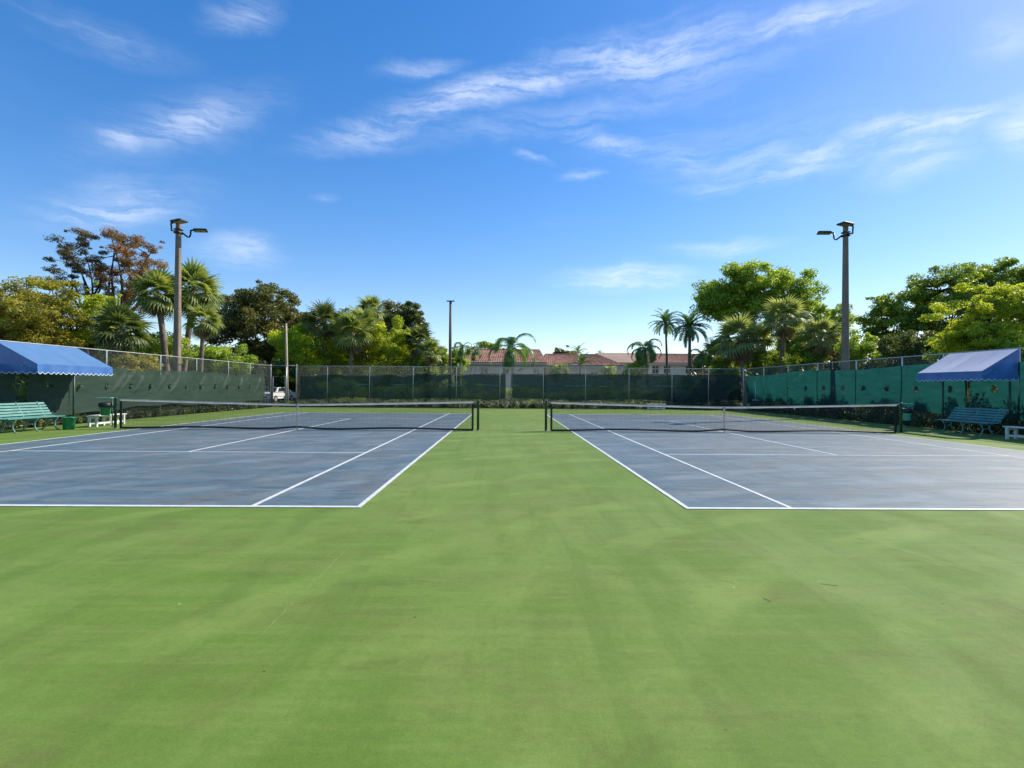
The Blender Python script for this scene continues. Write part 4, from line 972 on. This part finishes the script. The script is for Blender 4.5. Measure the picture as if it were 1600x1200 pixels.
canopy((XR - .16, 0, 0), 17.95, 20.8, 1.28, -1, 'blue canopy with white scalloped edge on the right fence', [(.12, 20.95), (.06, 19.95), (.06, 18.2)])

# ------------------------------------------------------------------ benches
def park_bench(loc, L, rz, label):
    """slatted bench, local +x is the way it faces, long along y"""
    root = thing('park_bench', loc, label, 'bench', 'slatted park benches', rz)
    sh = .43
    seat_x = [-.20, -.10, 0, .10, .20]
    for k, x in enumerate(seat_x):
        z = sh + .012 * (k - 2) ** 2 * .5 - (.02 if k == 4 else 0)
        m = MB(); m.box(x - .042, x + .042, -L / 2, L / 2, z, z + .03, None, .006); m.build('seat_slat', M['teal'], root)
    for k in range(5):
        z = sh + .11 + k * .088; x = -.255 - .055 * k - .006 * k * k * .3
        Mx = Matrix.Translation((x, 0, z)) @ Matrix.Rotation(-.42, 4, 'Y')
        m = MB(); m.box(-.014, .014, -L / 2, L / 2, -.036, .036, Mx, .005); m.build('back_slat', M['teal'], root)
    for y in (-L / 2 + .28, 0, L / 2 - .28):
        m = MB()
        def arc(p, q, b, n=6, r=.022):
            p, q, b = Vector(p), Vector(q), Vector(b)
            m.tube([tuple(p * (1 - t) ** 2 + b * 2 * t * (1 - t) + q * t * t) for t in [i / n for i in range(n + 1)]], r, 6)
        arc((.20, y, sh - .02), (.23, y, 0), (.02, y, .2)); arc((-.12, y, sh - .02), (-.36, y, 0), (-.06, y, .12))
        arc((.22, y, sh - .025), (-.24, y, sh - .03), (0, y, sh - .06)); arc((-.22, y, sh - .04), (-.52, y, sh + .52), (-.30, y, sh + .2)); arc((.06, y, .22), (-.14, y, .22), (-.04, y, .30), 5, .015)
        m.box(.20, .27, y - .03, y + .03, 0, .02); m.box(-.40, -.33, y - .03, y + .03, 0, .02)
        m.build('leg', M['iron'], root, True)
park_bench((-15.55, 17.38, 0), 2.1, 0, 'teal slatted park bench under the left canopy, running out of frame')
park_bench((16.45, 18.45, 0), 2.1, R(180), 'teal slatted park bench in front of the right windscreen')
def white_bench(loc, L, W_, H, rz, label):
    root = thing('white_bench', loc, label, 'bench', 'small white wooden benches', rz)
    for k in range(3):
        x = -W_ / 2 + W_ * (k + .5) / 3; m = MB(); m.box(x - W_ / 6 + .008, x + W_ / 6 - .008, -L / 2, L / 2, H - .035, H, None, .005); m.build('top_slat', M['whitewood'], root)
    for y in (-L / 2 + .12, 0, L / 2 - .12):
        for x in (-W_ / 2 + .05, W_ / 2 - .05): m = MB(); m.box(x - .035, x + .035, y - .035, y + .035, 0, H - .036, None, .005); m.build('leg', M['whitewood'], root)
        m = MB(); m.box(-W_ / 2 + .085, W_ / 2 - .085, y - .02, y + .02, H - .12, H - .04); m.build('end_rail', M['whitewood'], root)
    for x in (-W_ / 2 + .05, W_ / 2 - .05):
        m = MB(); m.box(x - .018, x + .018, -L / 2 + .156, -.036, .10, .16); m.build('stretcher', M['whitewood'], root)
        m = MB(); m.box(x - .018, x + .018, .036, L / 2 - .156, .10, .16); m.build('stretcher', M['whitewood'], root)
white_bench((-15.05, 20.0, 0), 1.6, .36, .42, 0, 'white wooden bench behind the left outer net post')
white_bench((16.25, 15.95, 0), 1.5, .38, .42, 0, 'white wooden bench cut by the right edge, nearer than the teal bench')
white_bench((10.75, 37.1, 0), 1.35, .36, .44, R(90), 'white wooden bench by the far fence behind the right net')

# ------------------------------------------------------------------ bins, bucket, squeegee
r_ = thing('bucket', (-14.95, 18.15, 0), 'green plastic bucket on the ground beside the left teal bench', 'bucket')
m = MB(); m.lathe([(.15, 0), (.16, .01), (.19, .40), (.205, .405), (.205, .43), (.18, .43), (.175, .40), (.145, .03)], 20); m.build('body', M['bucket'], r_, True)
m = MB(); m.tube([(.2 * math.cos(t), .2 * math.sin(t) * .25 + .1, .40 - .12 * math.sin(t)) for t in np.linspace(0, math.pi, 9)], .006, 5); m.build('handle', M['galv'], r_)
def bin_stand(loc, z0, bodym, bag, label, side):
    r_ = thing('litter_bin', loc, label, 'bin', 'bins on stands beside the outer net posts')
    m = MB(); m.lathe([(.13, z0), (.14, z0 + .01), (.19, z0 + .42), (.20, z0 + .425), (.20, z0 + .45), (.18, z0 + .45), (.13, z0 + .05)], 18); m.build('body', bodym, r_, True)
    if bag: m = MB(); m.lathe([(.205, z0 + .30), (.215, z0 + .36), (.212, z0 + .46), (.19, z0 + .47), (.17, z0 + .42)], 18); m.build('bin_bag', M['binbag'], r_, True)
    m = MB(); m.tube([(side * .24, 0, -.01), (side * .24, 0, z0 + .62)], .022, 8); m.build('stand_post', M['postgreen'], r_, True)
    m = MB(); m.box(-.26, .26, -.09, .09, z0 + .63, z0 + .66, None, .008); m.build('shelf', M['binmint'], r_)
    m = MB(); m.tube([(side * .24, 0, z0 + .3), (side * .17, 0, z0 + .3)], .012, 6); m.build('bracket', M['galv'], r_)
bin_stand((-14.62, 19.35, 0), .42, M['bucket'], True, 'green bin with black bag beside the left outer net post', 1)
bin_stand((15.75, 20.35, 0), .36, M['binmint'], True, 'mint green bin on stand beside the right outer net post', -1)
sq = thing('court_squeegee', (XR - .14, 37.1, .75), 'white handled court squeegee hanging on the right fence near the far corner', 'squeegee')
m = MB(); m.tube([(0, .0, .08), (0, .02, .7), (0, .12, 1.36)], .018, 6); m.build('handle', M['frame'], sq, True)
m = MB(); m.box(-.04, .04, -.45, .45, -.05, .05, None, .015); m.build('roller', M['galv'], sq)
m = MB(); m.tube([(0, -.3, .05), (0, 0, .2), (0, .3, .05)], .012, 6); m.build('bracket', M['galv'], sq)

# ------------------------------------------------------------------ parked car glimpsed through the gate
M['carpaint'] = simple('white_car_paint', (.72, .73, .74), .25, 0, .03)
M['rubber'] = simple('tyre_rubber', (.02, .02, .02), .8)
cp = at(436, 620, 52)
car = thing('parked_car', (cp.x - .35, 52, -.06), 'white car parked behind the corner gate', 'car', None, R(-8))
prof = [(-2.2, .35), (-2.25, .6), (-2.2, .85), (-1.3, .98), (-.75, 1.42), (.75, 1.46), (1.55, 1.02), (2.15, .92), (2.2, .6), (2.15, .35)]
m = MB(); hw_ = lambda z: .88 if z < 1.0 else .88 - (z - 1.0) * .42
vs = [(sg * hw_(z), y, z) for sg in (-1, 1) for (y, z) in prof]; n = len(prof)
m.add(vs, [tuple(range(n)), tuple(range(2 * n - 1, n - 1, -1))] + [(k, n + k, n + (k + 1) % n, (k + 1) % n) for k in range(n)])
m.build('body', M['carpaint'], car)
def pane(nm, q): mm = MB(); mm.add(q, [(0, 1, 2, 3)]); mm.build(nm, M['glass'], car)
pane('windscreen', [(-.74, -1.27, 1.02), (.74, -1.27, 1.02), (.64, -.80, 1.405), (-.64, -.80, 1.405)])
pane('rear_window', [(.72, 1.50, 1.07), (-.72, 1.50, 1.07), (-.64, .84, 1.435), (.64, .84, 1.435)])
for sg in (-1, 1):
    pane('side_window', [(sg * .882, -1.05, 1.03), (sg * .882, 1.2, 1.05), (sg * .722, .62, 1.40), (sg * .722, -.62, 1.38)])
    for y in (-1.4, 1.35):
        m = MB(); m.tube([(sg * .70, y, .33), (sg * .90, y, .33)], .33, 18); w_ = m.build('wheel', M['rubber'], car, False)
        m = MB(); m.tube([(sg * .88, y, .33), (sg * .91, y, .33)], .2, 14); m.build('rim', M['galv'], w_)
    m = MB(); m.box(sg * .62 - .18, sg * .62 + .18, -2.262, -2.20, .66, .78, None, .01); m.build('headlight', M['glass'], car)
m = MB(); m.box(-.55, .55, -2.27, -2.22, .42, .58, None, .01); m.build('grille', M['black'], car)
